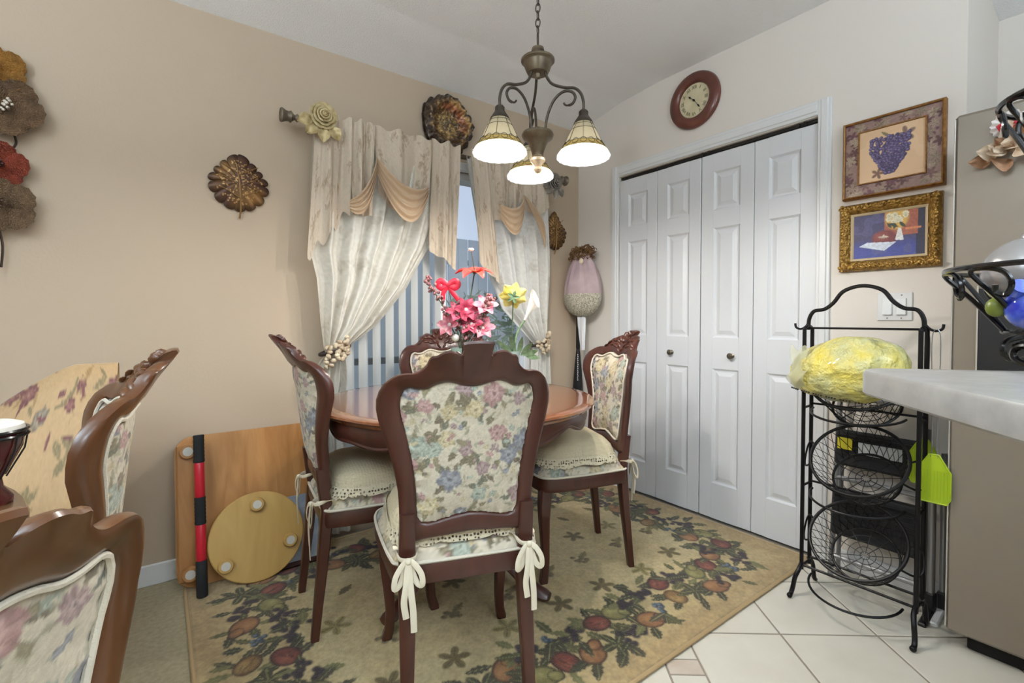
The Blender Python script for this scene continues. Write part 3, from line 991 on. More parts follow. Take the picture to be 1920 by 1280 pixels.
# ================================================================== CARVED CHAIRS
M_mahog = wood('mahogany_wood', (62, 30, 22), (80, 41, 30), .38, 3, (4, 4, 1), .25)
M_honey = wood('honey_walnut_wood', (76, 42, 18), (100, 60, 29), .32, 3, (3, 3, 1), .4)
M_tap = cmat('floral_tapestry', .9, bump=(500, .35, .001), sheen=.15)
M_gimp = mat('cream_gimp_braid', (214, 204, 186), .8, bump=(260, .8, .002))
ZB = np.array([0, .25, .45, .58, .70, .86, .95, 1.02, 1.075]); YB = np.array([-.045, -.018, 0, -.019, -.038, -.056, -.081, -.118, -.165])
Y0 = -.20
KC = .070
def backy(u, z): return Y0 + np.interp(z, ZB, YB) + KC * (u / .25) ** 2 * np.clip((z - .42) / .5, 0, 1)
outer = [(0, .528), (.10, .522), (.185, .515), (.209, .53), (.208, .60), (.212, .66), (.222, .73), (.240, .79), (.260, .845), (.269, .89), (.264, .925), (.246, .956),
         (.218, .977), (.192, .985), (.168, .986), (.150, .994), (.135, 1.008), (.127, 1.026), (.119, 1.033), (.108, 1.034), (.092, 1.043), (.075, 1.047), (.058, 1.043), (.047, 1.034), (.0405, 1.036), (.037, 1.048), (.041, 1.062), (.044, 1.068), (.03, 1.071), (0, 1.073)]
outer = [(u * (.93 if z > .7 else .915), z) for u, z in outer]
inner = [(0, .587), (.05, .580), (.10, .569), (.135, .567), (.152, .585), (.154, .63), (.157, .68), (.168, .75), (.186, .83), (.198, .875), (.200, .912), (.190, .938),
         (.175, .946), (.15, .942), (.125, .944), (.1, .955), (.075, .961), (.05, .957), (.025, .950), (0, .948)]
inner = [(u * .94, z) for u, z in inner]
def seg_resample(pts, n):
    P = np.array(smooth_pts(pts, 5)); L = np.concatenate([[0], np.cumsum(np.hypot(*np.diff(P, axis=0).T))]); s = np.linspace(0, L[-1], n)
    return np.stack([np.interp(s, L, P[:, 0]), np.interp(s, L, P[:, 1])], 1)
def half(pts, i1, i2, ns):
    a = seg_resample(pts[:i1 + 1], ns[0]); b = seg_resample(pts[i1:i2 + 1], ns[1]); c = seg_resample(pts[i2:], ns[2])
    return np.concatenate([a[:-1], b[:-1], c])
HO = half(outer, 3, 11, (9, 18, 46)); HI = half(inner, 4, 11, (9, 18, 46))
def full(h): 
    m = h[::-1].copy(); m[:, 0] *= -1
    return np.concatenate([h, m[1:-1]])
FO = full(HO); FI = full(HI)
def frame_ring():
    g = G()
    T = [0, .05, .18, .5, .82, .95, 1]; Pf = [.25, .75, .97, 1, .90, .62, .3]
    secs = []
    for t, q in zip(T, Pf): secs.append((t, .019 * q))
    for t, q in zip(T[::-1], Pf[::-1]): secs.append((t, -.015 * q))
    n = len(FO); V = []; F = []
    for t, d in secs:
        for i in range(n):
            u = FO[i, 0] + (FI[i, 0] - FO[i, 0]) * t; z = FO[i, 1] + (FI[i, 1] - FO[i, 1]) * t
            V.append((u, float(backy(u, z)) + d, z))
    m = len(secs)
    for j in range(m):
        for i in range(n):
            k2 = (i + 1) % n; j2 = (j + 1) % m
            F.append((j * n + i, j2 * n + i, j2 * n + k2, j * n + k2))
    return g.add(V, F)
def inside(poly, x, y):
    r = np.zeros(len(x), bool); n = len(poly)
    for i in range(n):
        x1, y1 = poly[i]; x2, y2 = poly[(i + 1) % n]
        hit = ((y1 > y) != (y2 > y))
        with np.errstate(divide='ignore', invalid='ignore'):
            xi = (x2 - x1) * (y - y1) / (y2 - y1) + x1
        r ^= hit & (x < xi)
    return r
def panel(front):
    """upholstered back panel, front or rear: fine regular weave grid tucked under the frame"""
    us = np.arange(-.200, .2001, .0028); zs = np.arange(.556, .9741, .0028)
    U_, Z_ = np.meshgrid(us, zs); nu, nz = len(us), len(zs); U_ = U_.ravel(); Z_ = Z_.ravel()
    cz = .757
    big = np.stack([FI[:, 0] * 1.045, cz + (FI[:, 1] - cz) * 1.035], 1)
    ok = inside(big, U_, Z_)
    ds = np.full(len(U_), 9.0)
    for q in np.array(list(zip(FI[::2, 0], FI[::2, 1]))): ds = np.minimum(ds, np.hypot(U_ - q[0], Z_ - q[1]))
    inn = inside(FI, U_, Z_); ds = np.where(inn, ds, 0)
    bul = 1 - np.exp(-ds / .030)
    Y_ = backy(U_, Z_) + ((.004 + .034 * bul) if front else -(.001 + .020 * bul))
    F = gridF(nu, nz); F = F[ok[F].all(1)]
    if front: F = F[:, ::-1]
    used = np.unique(F); mp = np.full(len(U_), -1); mp[used] = np.arange(len(used)); F = mp[F]
    P = np.stack([U_, Y_, Z_], 1)[used]
    pt = Paint(P[:, 0], P[:, 2], (198, 187, 166))
    floral(pt, -.19, .19, .58, .95, 24 if not front else 28, .040, 5 if front else 3, 2.0)
    w = .20; pt.c = pt.c * (1 - w) + np.array(lin((190, 178, 158))[:3]) * w
    pt.grain(.30, 330, 2); pt.grain(.14, 60, 3)
    return P, F.copy(), pt.c
NSO = 6
def seat_outline(n=80, grow=0.0):
    h = [(0, -.222), (.14, -.220), (.198, -.208), (.214, -.17), (.232, -.06), (.246, .06), (.248, .15), (.228, .198), (.17, .220), (.08, .230), (0, .232)]
    P = full(np.array(smooth_pts(h, NSO)))
    c = np.array([0, 0]); d = P / np.hypot(P[:, 0], P[:, 1])[:, None]
    return P + d * grow
def seat_rail():
    g = G(); P = seat_outline(); secs = []
    for z, q in ((.392, -.012), (.396, -.004), (.408, 0), (.440, 0), (.452, -.004), (.455, -.014)):
        Q = seat_outline(grow=q); secs.append([Vector((x, y, z)) for x, y in Q])
    return loft(g, secs)
def seat_pad():
    global NSO
    NSO = 15; Q = seat_outline(grow=-.006); NSO = 6; n = len(Q); rr = np.linspace(0, 1, 62); P = []
    for r in rr:
        P.append(np.stack([Q[:, 0] * r, Q[:, 1] * r, np.full(n, .453 + .062 * (1 - r ** 5) ** .8)], 1))
    P = np.concatenate(P); F = gridF(n, len(rr), cu=True)[:, ::-1]
    pt = Paint(P[:, 0] * 1.0 + P[:, 2] * .0, P[:, 1], (206, 194, 172)); floral(pt, -.24, .24, -.22, .23, 30, .04, 9, 2.0)
    w = .20; pt.c = pt.c * (1 - w) + np.array(lin((190, 178, 158))[:3]) * w
    pt.grain(.25, 260, 2)
    return P, F.copy(), pt.c
def front_leg(s):
    g = G(); secs = []
    for z, u, y, w in ((.44, .198, .170, .052), (.40, .203, .176, .054), (.34, .212, .184, .050), (.27, .211, .184, .043), (.18, .203, .178, .036), (.10, .198, .173, .031), (.045, .201, .177, .031), (.015, .208, .184, .034), (0, .210, .186, .033)):
        secs.append(rsec(s * u, y, z, w, w, .3))
    return loft(g, secs[::-1])
def back_leg(s):
    g = G(); secs = []
    for z, w in ((.60, .038), (.53, .043), (.45, .046), (.40, .046), (.25, .041), (.12, .035), (0, .031)):
        secs.append(rsec(s * (.170 if z > .3 else .170 + (.3 - z) * .02), float(Y0 + np.interp(z, ZB, YB)), z, w, w * .85, .22))
    return loft(g, secs[::-1])
def carving():
    """leaf and shell carving on the front of the crest"""
    g = G(); rs2 = random.Random(5)
    def blob(u, z, a, l, w, h=.011):
        M_ = Matrix.Rotation(-a, 4, 'Y')
        g.ball((u, float(backy(u, z)) + .016, z), (l, h, w), 9, 6, M_)
    for s in (-1, 1):
        for u, z, a, l, w in ((.02, 1.045, 1.2, .020, .008), (.035, 1.025, .9, .024, .009), (.06, 1.022, .5, .024, .009), (.085, 1.022, .2, .022, .009), (.03, .998, .6, .026, .010), (.06, .995, .3, .026, .009), (.09, 1.0, -.1, .022, .008), (.115, 1.006, -.6, .022, .007), (.13, .992, -.5, .018, .006), (.015, .975, .9, .016, .007)):
            blob(s * u, z, s * a, l, w)
    for q in range(5): blob((q - 2) * .011, 1.058 - abs(q - 2) * .006, (2 - q) * .3 + PI / 2, .014, .006, .014)
    blob(0, 1.02, 0, .014, .014, .018)
    return g
ch_mesh = {}
def make_chair(label, cat, loc, facing, wd, group):
    """facing = world angle (deg) of the chair's front"""
    t = thing('dining_chair', label, cat, loc, R(facing - 90), group)
    def part(name, key, build, m, painted=False):
        if key not in ch_mesh:
            if painted:
                P, F, C_ = build(); o = cobj(name, P, F, C_, m, t)
            else: o = obj(name, build(), m, t)
            ch_mesh[key] = o.data
        else:
            o = bpy.data.objects.new(name, ch_mesh[key]); link(o, t)
        if not painted and m is not M_gimp:
            o.material_slots[0].link = 'OBJECT'; o.material_slots[0].material = m
        return o
    fr_ = part('back_frame', 'ring', frame_ring, wd)
    cv = part('crest_carving', 'carv', carving, wd); cv.parent = fr_
    part('backrest', 'pf', lambda: panel(True), M_tap, True)['label'] = 'floral tapestry front of the backrest'
    part('back_panel', 'pr', lambda: panel(False), M_tap, True)['label'] = 'floral tapestry rear of the backrest'
    part('seat_rail', 'rail', seat_rail, wd)
    st = part('seat', 'seat', seat_pad, M_tap, True)
    q = part('piping', 'gimp', lambda: G().tube([(x, y, .457) for x, y in seat_outline(grow=-.002)], .005, 6, closed=True), M_gimp); q.parent = st
    for s in (-1, 1):
        part('leg', 'fl%d' % s, lambda: front_leg(s), wd); part('leg', 'bl%d' % s, lambda: back_leg(s), wd)
    def gimp(front):
        g = G(); pts = []
        for u, z in FI:
            uu = u * .985; zz = .755 + (z - .755) * .985
            pts.append((uu, float(backy(uu, zz)) + (.019 if front else -.010), zz))
        return g.tube(pts, .0045, 6, closed=True)
    part('gimp_trim', 'gf', lambda: gimp(True), M_gimp)
    if wd is M_honey: part('gimp_trim', 'gr', lambda: gimp(False), M_gimp)
    return t
CH = 'carved dining chairs'
RZ = .0125
front_c = make_chair('mahogany carved chair nearest the camera, its floral back turned to us', 'chair', (-1.730, -1.194, RZ), 70.5, M_mahog, CH)
left_c = make_chair('mahogany carved chair in profile beside the leaning round board', 'chair', (-1.812, -.66, RZ), -6, M_mahog, CH)
right_c = make_chair('mahogany carved chair standing before the closet doors', 'chair', (-.94, -.883, RZ), 158, M_mahog, CH)
back_c = make_chair('mahogany carved chair between the table and the glass door', 'chair', (-1.285, -.42, RZ), 256, M_mahog, CH)
far_c = make_chair('honey brown carved chair beside the draped cloth and drum', 'chair', (-2.83, -1.20, 0), 183, M_honey, CH)
near_c = make_chair('honey brown carved chair cut off by the lower left corner', 'chair', (-2.866, -1.788, 0), 133.5, M_honey, CH)

near_c.scale = (1.12, 1.0, .928)
# ---- crocheted seat cushions with ties
def crochet(name, c1, hole):
    m, nt, b = new_mat(name)
    b.inputs['Base Color'].default_value = lin(c1); b.inputs['Roughness'].default_value = .9
    tc = nt.nodes.new('ShaderNodeTexCoord')
    v = nt.nodes.new('ShaderNodeTexVoronoi'); v.inputs['Scale'].default_value = 95; v.inputs['Randomness'].default_value = .35
    nt.links.new(tc.outputs['Object'], v.inputs['Vector'])
    bp = nt.nodes.new('ShaderNodeBump'); bp.inputs['Strength'].default_value = .9; bp.inputs['Distance'].default_value = .003; bp.invert = True
    nt.links.new(v.outputs[0], bp.inputs['Height']); nt.links.new(bp.outputs[0], b.inputs['Normal'])
    if hole:
        mt = nt.nodes.new('ShaderNodeMath'); mt.operation = 'LESS_THAN'; mt.inputs[1].default_value = .33
        nt.links.new(v.outputs[0], mt.inputs[0])
        tr_ = nt.nodes.new('ShaderNodeBsdfTransparent'); mx = nt.nodes.new('ShaderNodeMixShader')
        nt.links.new(mt.outputs[0], mx.inputs[0]); nt.links.new(b.outputs[0], mx.inputs[1]); nt.links.new(tr_.outputs[0], mx.inputs[2])
        nt.links.new(mx.outputs[0], nt.nodes['Material Output'].inputs[0])
    return m
M_croc = crochet('cream_crochet', (206, 192, 160), False)
M_lace = crochet('crochet_lace_edging', (212, 200, 172), True)
M_cotton = mat('cream_cotton_tape', (226, 214, 190), .85)
def super_xy(a, e=3.2):
    c, s = math.cos(a), math.sin(a)
    return (math.copysign(abs(c) ** (2 / e), c), math.copysign(abs(s) ** (2 / e), s))
def bow(t, s):
    """tape tied round the rear post on side s, bow behind it"""
    x = s * .170; y = -.246; z = .482
    g = G()
    g.tube(smooth_pts([(x - .03, -.18, z + .012), (x - .028, -.215, z + .008), (x - .02, -.240, z + .002), (x, -.246, z), (x + .02, -.240, z + .002), (x + .028, -.215, z + .008), (x + .03, -.18, z + .012)], 4), .007, 6, flat=.25, up=(0, 1, .2))
    o = obj('tie', g, M_cotton, t)
    for q in (-1, 1):
        g = G(); g.tube(smooth_pts([(x, y, z), (x + q * .016, y - .012, z - .006), (x + q * .034, y - .016, z - .035), (x + q * .036, y - .014, z - .065), (x + q * .022, y - .008, z - .058), (x + q * .008, y - .004, z - .02), (x, y, z)], 5), .0075, 6, flat=.22, up=(0, 1, 0))
        obj('bow_loop', g, M_cotton, o)
        g = G(); L = .15 if q < 0 else .19
        g.tube(smooth_pts([(x, y - .006, z), (x + q * .006, y - .014, z - L * .4), (x + q * .012, y - .014, z - L * .7), (x + q * .010 + .004, y - .012, z - L)], 5), .0085, 6, flat=.22, up=(0, 1, 0))
        obj('bow_tail', g, M_cotton, o)
    g = G().ball((x, y - .006, z), (.010, .008, .009), 8, 6); obj('knot', g, M_cotton, o)
    return o
def make_cushion(chair, label, top=.115):
    t = thing('seat_cushion', label, 'cushion', chair.location, chair.rotation_euler.z, 'crocheted seat cushions')
    a, b, cy = .212, .200, .012
    g = G()
    def top_f(u, v):
        x, y = super_xy(u * 2 * PI, 4); r = v
        h = (1 - r ** 4) ** .55
        return Vector((x * a * r, cy + y * b * r, .520 + top * .62 * h + .004 * math.sin(9 * x * r) * math.sin(8 * y * r)))
    g.grid(top_f, 64, 14, cu=True)
    def bot_f(u, v):
        x, y = super_xy(u * 2 * PI, 4)
        return Vector((x * a * (1 - .05 * v), cy + y * b * (1 - .05 * v), .520 - .010 * v))
    g.grid(bot_f, 64, 3, cu=True)
    obj('cover', g, M_croc, t)
    g = G(); nn = 220
    def sk(u, v):
        w = u * 2 * PI
        x, y = super_xy(w, 4)
        sc = abs(math.sin(u * PI * 26)) ** .6
        out = 1 + .06 * v
        dz = .020 + .040 * v * (.72 + .28 * sc)
        return Vector((x * a * out * 1.012, cy + y * b * out * 1.012, .548 - dz - .006 * math.sin(w * 5) * v))
    g.grid(sk, nn, 5, cu=True)
    obj('lace_border', g, M_lace, t)
    for s in (-1, 1): bow(t, s)
    return t
make_cushion(front_c, 'cream crocheted cushion on the chair nearest the camera', .10)
make_cushion(left_c, 'cream crocheted cushion on the chair in profile at left')
make_cushion(right_c, 'cream crocheted cushion on the chair before the closet', .13)

# ================================================================== ROUND TABLE
M_ttop = wood('polished_mahogany_top', (112, 62, 38), (146, 90, 58), .06, 2.5, (1, 5, 1), 1.0)
tb = thing('dining_table', 'round polished mahogany pedestal table with scalloped apron', 'table', (-1.46, -.77, RZ))
TZ = .81 - RZ; TR = .572
g = G().lathe([(0, TZ), (TR - .05, TZ), (TR - .012, TZ), (TR - .002, TZ - .004), (TR, TZ - .011), (TR - .008, TZ - .018), (TR - .022, TZ - .022), (TR - .026, TZ - .032), (TR - .06, TZ - .034), (0, TZ - .034)], 96)
obj('table_top', g, M_ttop, tb)
g = G()
def ap(u, v):
    a = u * 2 * PI
    w = abs(math.sin(3 * a + .6))
    bot = TZ - .066 - .036 * (w ** .8) - .006 * math.cos(12 * a)
    z = TZ - .033 + (bot - TZ + .033) * v
    r = TR - .038 + .010 * math.sin(v * PI) - .006 * v
    return Vector((r * math.cos(a), r * math.sin(a), z))
g.grid(ap, 144, 7, cu=True)
n0 = len(g.V)
g.grid(lambda u, v: ap(u, 1 - v) * 1.0 + Vector((-.016 * math.cos(u * 2 * PI), -.016 * math.sin(u * 2 * PI), 0)), 144, 7, cu=True)
o = obj('apron', g, M_mahog, tb)
g = G().tube([tuple(ap(k / 144, 1) + Vector((0, 0, .001))) for k in range(144)], .007, 6, closed=True)
obj('apron_bead', g, M_mahog, o)
g = G().lathe([(.05, .10), (.085, .115), (.10, .15), (.085, .19), (.055, .215), (.05, .24), (.07, .28), (.095, .34), (.10, .40), (.085, .46), (.055, .51), (.05, .55), (.075, .58), (.09, .62), (.12, .66), (.20, .72), (.22, TZ - .034)], 32)
obj('pedestal', g, M_mahog, tb)
for a in (R(-62), R(-163), R(68)):
    secs = []
    for r, z, w, h in ((.04, .17, .060, .10), (.10, .185, .058, .085), (.16, .165, .054, .070), (.22, .125, .052, .060), (.28, .080, .052, .056), (.33, .046, .056, .060), (.370, .030, .062, .056), (.398, .026, .058, .046), (.412, .025, .044, .030)):
        sec = []
        for q in range(12):
            th = 2 * PI * q / 12
            t_ = math.cos(th) * w / 2 * (1 + .08 * math.cos(4 * th)); zz = z + math.sin(th) * h / 2
            sec.append(Vector((r * math.cos(a) - t_ * math.sin(a), r * math.sin(a) + t_ * math.cos(a), max(zz, .0))))
        secs.append(sec)
    g = G(); loft(g, secs)
    obj('foot', g, M_mahog, tb)
# second table behind the left chairs (its edge shows between chair and drum)
t2 = thing('dining_table', 'brown wooden table under the drum at the left edge', 'table', (-3.35, -1.40, 0))
g = G().lathe([(0, .79), (.625, .79), (.655, .785), (.66, .775), (.645, .762), (0, .76)], 64); 
for i, v in enumerate(g.V): g.V[i] = (v[0], v[1] * 1.03, v[2])
obj('table_top', g, wood('walnut_table_top', (98, 64, 38), (124, 84, 52), .25, 3, (1, 4, 1), .5), t2)
obj('pedestal', G().lathe([(.16, 0), (.15, .05), (.07, .10), (.06, .40), (.09, .55), (.06, .62), (.18, .76)], 24), M_honey, t2)

# ================================================================== CURTAINS
M_lacecur = cmat('lace_curtain', .9, bump=(300, .5, .002), translucent=.35)
M_shawl = cmat('beige_brocade', .85, bump=(300, .4, .002), translucent=.12)
M_silk = cmat('peach_silk', .45, translucent=.1, sheen=.3)
M_rod = mat('aged_pewter', (128, 116, 100), .45, .6, var=(96, 84, 70), vscale=30)
M_goldleaf = mat('antique_gold_resin', (204, 186, 140), .42, .3, var=(160, 138, 92), vscale=40)
M_pewrose = mat('antique_pewter_resin', (150, 142, 132), .45, .4, var=(106, 98, 90), vscale=40)
CYY = -.122
def interp(tab, z): 
    a = np.array(sorted(tab)); return np.interp(z, a[:, 0], a[:, 1])
def curtain(name, left, right, z0, z1, nf, amp, base, m, parent, seed, y=CYY, nu=150, nz=110, pat=.22, off=None, flowers=40, amp_tab=None, ptone=(176, 160, 138)):
    u = np.linspace(0, 1, nu); zz = np.linspace(z1, z0, nz)
    U_, Z_ = np.meshgrid(u, zz); 
    xl = interp(left, Z_); xr = interp(right, Z_)
    wob = vnoise(U_ * 7, Z_ * 2.0, seed) - .5
    X = xl + (xr - xl) * (U_ + .012 * wob)
    A = amp if amp_tab is None else interp(amp_tab, Z_)
    ph = U_ * nf * 2 * PI + wob * 1.8
    y = interp(y, Z_) if isinstance(y, list) else y
    Y = y + A * np.sin(ph) + A * .35 * np.sin(ph * 2.3 + 1) 
    P = np.stack([X.ravel(), Y.ravel(), Z_.ravel()], 1)
    pt = Paint(U_.ravel() * .8, Z_.ravel(), base)
    rs = random.Random(seed)
    for i in range(flowers):
        a, b = rs.random() * .8, rs.uniform(z0, z1)
        pt.flower(a, b, rs.uniform(.02, .035), 5, rs.random() * 6, (ptone, base, ptone), None, pat)
        for j in range(4): pt.leaf(a + rs.uniform(-.05, .05), b + rs.uniform(-.05, .05), .045, .008, rs.uniform(0, 6), ptone, None, pat)
    pt.grain(.16, 120, seed)
    return cobj(name, P, gridF(nu, nz), pt.c, m, parent, off)

def catmull_x(f): return f
# left curtain
OL = (-1.83, -.10, .02)
cl = thing('curtain', 'cream lace curtain left of the glass door, gathered by a tieback', 'curtain', OL, 0, 'lace curtains')
curtain('lace_panel', [(2.10, -1.885), (1.9, -1.90), (1.47, -1.915), (1.34, -1.885), (1.13, -1.868), (1.0, -1.850), (.975, -1.842)],
        [(2.10, -1.10), (2.03, -1.115), (1.745, -1.195), (1.526, -1.278), (1.31, -1.41), (1.106, -1.59), (1.0, -1.735), (.975, -1.752)], .975, 2.10, 5.5, .03, (240, 236, 226), M_lacecur, cl, 3, off=OL, amp_tab=[(2.1, .014), (1.6, .034), (1.2, .034), (.975, .026)])
curtain('lower_panel', [(.975, -1.842), (.93, -1.87), (.85, -1.905), (.6, -1.915), (.03, -1.93)], [(.975, -1.752), (.9, -1.735), (.8, -1.725), (.62, -1.735), (.03, -1.70)], .03, .975, 4, .026, (240, 236, 226), M_lacecur, cl, 4, off=OL, nu=70, nz=80, flowers=20, y=[(.975, -.122), (.80, -.085), (.68, -.040), (.03, -.040)], amp_tab=[(.975, .02), (.85, .030), (.68, .013), (.03, .013)])
OR = (-.44, -.10, .02)
cr_ = thing('curtain', 'cream lace curtain right of the glass door behind the flowers', 'curtain', OR, 0, 'lace curtains')
curtain('lace_panel', [(2.10, -1.035), (2.05, -1.032), (1.71, -.965), (1.395, -.87), (1.2, -.77), (1.05, -.60), (.975, -.515)],
        [(2.10, -.44), (1.85, -.40), (1.42, -.395), (1.1, -.415), (.975, -.425)], .975, 2.10, 5, .03, (238, 235, 228), M_lacecur, cr_, 5, off=OR, amp_tab=[(2.1, .012), (1.6, .030), (.975, .022)])
curtain('lower_panel', [(.975, -.515), (.9, -.54), (.03, -.56)], [(.975, -.425), (.9, -.40), (.03, -.36)], .03, .975, 4, .022, (238, 235, 228), M_lacecur, cr_, 6, off=OR, nu=60, nz=60, flowers=14)
# brocade valances with jabots, and silk swags
def valance(label, parts, swags, loc, seed, hgroup):
    t = thing('curtain_valance', label, 'valance', loc, 0, hgroup)
    for i, (lf, rt, z0, nf, bottom) in enumerate(parts):
        o = curtain('jabot', lf, rt, z0, 2.125, nf, .016, (206, 190, 170), M_shawl, t, seed + i, y=-.165 - .008 * (i % 2), nu=90, nz=70, pat=.55, off=loc, flowers=24, amp_tab=[(2.13, .010), (1.9, .016), (1.4, .022)], ptone=(160, 136, 112))
        me = o.data
        n = len(me.vertices); co = np.zeros(n * 3); me.vertices.foreach_get('co', co); co = co.reshape(-1, 3)
        zt = 2.125 - loc[2]; zb = z0 - loc[2]
        k_ = (zt - co[:, 2]) / (zt - zb)
        ucol = np.tile(np.linspace(0, 1, 90), 70)
        co[:, 2] = zt - k_ * (zt - zb) * bottom(ucol)
        hump = (k_ < .12)
        co[:, 2] += np.where(hump, .009 * np.sin(ucol * 2 * PI * nf * 1.5) * (1 - k_ / .12), 0)
        me.vertices.foreach_set('co', co.ravel()); me.update()
    for A, B, depth, wa, wb in swags:
        nu, nv = 40, 26
        s_, k_ = np.meshgrid(np.linspace(0, 1, nu), np.linspace(0, 1, nv)); s_ = s_.ravel(); k_ = k_.ravel()
        A_ = np.array(A); B_ = np.array(B)
        base = A_[None, :] * (1 - s_)[:, None] + B_[None, :] * s_[:, None]
        sag = depth * (.42 + .58 * k_) * 4 * s_ * (1 - s_)
        ends = (np.abs(s_ - .5) * 2) ** 2
        P = base.copy(); P[:, 2] -= sag + k_ * (wa * (1 - s_) + wb * s_) * .5
        P[:, 1] += -.012 * np.sin(k_ * 4 * 2 * PI) * (1 - .4 * ends) - .045 * 4 * s_ * (1 - s_)
        pt = Paint(s_, k_, (206, 178, 146)); pt.lay(np.sin(k_ * 8 * PI) > .2, (188, 156, 122), .35); pt.grain(.1, 30)
        cobj('swag', P, gridF(nu, nv), pt.c, M_silk, t, loc)['label'] = 'peach silk swag'
    return t
def bt(kind):
    if kind == 'L': return lambda u: 1 - .35 * u + .04 * np.sin(u * 20)
    if kind == 'S': return lambda u: .72 + .28 * np.sin(u * PI) ** 1.0
    if kind == 'R': return lambda u: .55 + .45 * u
    return lambda u: np.ones_like(u)
valance('beige brocade valance with peach silk swags over the left curtain',
        [([(2.13, -1.885), (1.45, -1.93)], [(2.13, -1.72), (1.45, -1.735)], 1.43, 1.6, bt('L')),
         ([(2.13, -1.735), (1.6, -1.72)], [(2.13, -1.60), (1.6, -1.63)], 1.66, 2, bt('F')),
         ([(2.13, -1.61), (1.6, -1.58)], [(2.13, -1.28), (1.6, -1.31)], 1.68, 2, bt('S')),
         ([(2.13, -1.29), (1.3, -1.30)], [(2.13, -1.10), (1.3, -1.13)], 1.42, 1.5, lambda u: .86 + .14 * u)],
        [((-1.605, -.20, 1.955), (-1.32, -.20, 1.86), .20, .16, .10), ((-1.605, -.20, 1.955), (-1.745, -.205, 1.72), .10, .14, .10)], (-1.5, -.17, 2.09), 30, 'brocade valances')
valance('beige brocade valance with peach silk swags over the right curtain, behind the chandelier',
        [([(2.13, -1.04), (1.3, -.97)], [(2.13, -.90), (1.3, -.82)], 1.33, 1, lambda u: .8 + .2 * u),
         ([(2.13, -.91), (1.6, -.86)], [(2.13, -.68), (1.6, -.70)], 1.74, 2, bt('F')),
         ([(2.13, -.69), (1.6, -.68)], [(2.13, -.44), (1.6, -.41)], 1.80, 2, bt('S'))],
        [((-.845, -.20, 1.83), (-.665, -.20, 1.91), .14, .16, .16), ((-.665, -.20, 1.91), (-.485, -.19, 1.70), .03, .03, .22)], (-.7, -.17, 2.09), 40, 'brocade valances')
# rod
rd = thing('curtain_rod', 'aged pewter curtain rod with ribbed finials above the glass door', 'curtain rod', (-1.15, -.10, 2.095))
obj('rod', G().tube([(-.80, 0, 0), (.85, 0, 0)], .014, 12), M_rod, rd)
def finial(x, s):
    Mx = Matrix.Translation((x, 0, 0)) @ Matrix.Rotation(R(90 * s), 4, 'Y')
    g = G().lathe([(.012, 0), (.020, .008), (.012, .018), (.016, .026), (.028, .036), (.023, .046), (.026, .060), (.034, .076), (.030, .082), (.022, .078), (0, .078)], 20, M=Mx)
    return obj('finial', g, M_rod, rd)
finial(-.80, -1); finial(.85, 1)
for x in (-.74, .05, .80): obj('bracket', G().tube([(x, .098, -.02), (x, .05, -.03), (x, .0, -.016)], .008, 8), M_rod, rd)
# resin roses at the rod ends
def rose(name, label, loc, m, sc=1.0):
    t = thing(name, label, 'ornament', loc, 0, 'resin roses on the curtain rod')
    k = 0
    for ringi, (n, Rk, base_, hk) in enumerate(((5, .064, .002, .026), (5, .050, .012, .026), (5, .036, .024, .022), (4, .024, .034, .018), (3, .013, .042, .014))):
        for i in range(n):
            a0 = 2 * PI * i / n + ringi * .6
            def pf(u, v):
                an = a0 + (u - .5) * 2 * (PI / n) * 1.30
                edge = 1 - .16 * (2 * u - 1) ** 4
                r_ = Rk * (.22 + .78 * v) * edge
                y_ = -(base_ + hk * v ** 1.5) + .010 * max(0, v - .78) * 4 - .003 * (i % 2) - .004 * u
                return Vector((r_ * math.sin(an), y_, r_ * math.cos(an))) * sc
            g = G().grid(pf, 10, 8); q = len(g.V); g.V += [(a_ * .985, b_ + .0025, c_ * .985) for a_, b_, c_ in g.V]; g.F += [tuple(i_ + q for i_ in f[::-1]) for f in g.F]
            obj('petal', g, m, t)
    obj('bud', G().ball((0, -.044 * sc, 0), (.009 * sc, .012 * sc, .009 * sc), 10, 8), m, t)
    for i, a in enumerate((2.5, 3.15, 3.8, 4.3)):
        M_ = Matrix.Rotation(a, 4, 'Y')
        def lf(u, v):
            w = .030 * math.sin(PI * min(1, v * .95 + .03)) ; return (M_ @ Vector(((u - .5) * 2 * w, -.006 - .016 * abs(u - .5) - .012 * math.sin(v * 3), .05 + v * .075))) * sc
        obj('leaf', G().grid(lf, 7, 8), m, t)
    return t
rose('resin_rose', 'antique gold resin rose at the left end of the curtain rod', (-1.862, -.175, 2.10), M_goldleaf, 1.0)
rose('resin_rose', 'grey pewter resin rose at the right end of the curtain rod', (-.40, -.175, 2.04), M_pewrose, .9)
# tiebacks of shell beads
M_shell = mat('cream_shell_bead', (216, 200, 172), .4, var=(150, 124, 96), vscale=26)
def tieback(label, loc, seed, wide):
    t = thing('curtain_tieback', label, 'tieback', loc, 0, 'beaded curtain tiebacks')
    g = G().tube([(wide * math.cos(a), -.0 + .055 * math.sin(a), .02 * math.cos(a)) for a in np.linspace(0, 2 * PI, 28, endpoint=False)], .009, 8, closed=True)
    obj('cord', g, mat('dark_cord', (52, 40, 34), .8), t)
    rs = random.Random(seed); g = G()
    for i in range(34):
        a = rs.uniform(-1.1, 1.1); zz = rs.uniform(-.055, .045)
        c = (wide * .85 * math.sin(a), -.058 * math.cos(a) - rs.uniform(.0, .02), zz + .03 * math.sin(a))
        g.ball(c, (.015, .012, .011), 8, 6, Matrix.Rotation(rs.uniform(0, 3), 4, 'Y'))
    obj('beads', g, M_shell, t)
tieback('cream shell bead tieback holding the left lace curtain', (-1.797, -.118, .985), 2, .070)
tieback('cream shell bead tieback holding the right lace curtain behind the flowers', (-.470, -.118, .985), 3, .065)

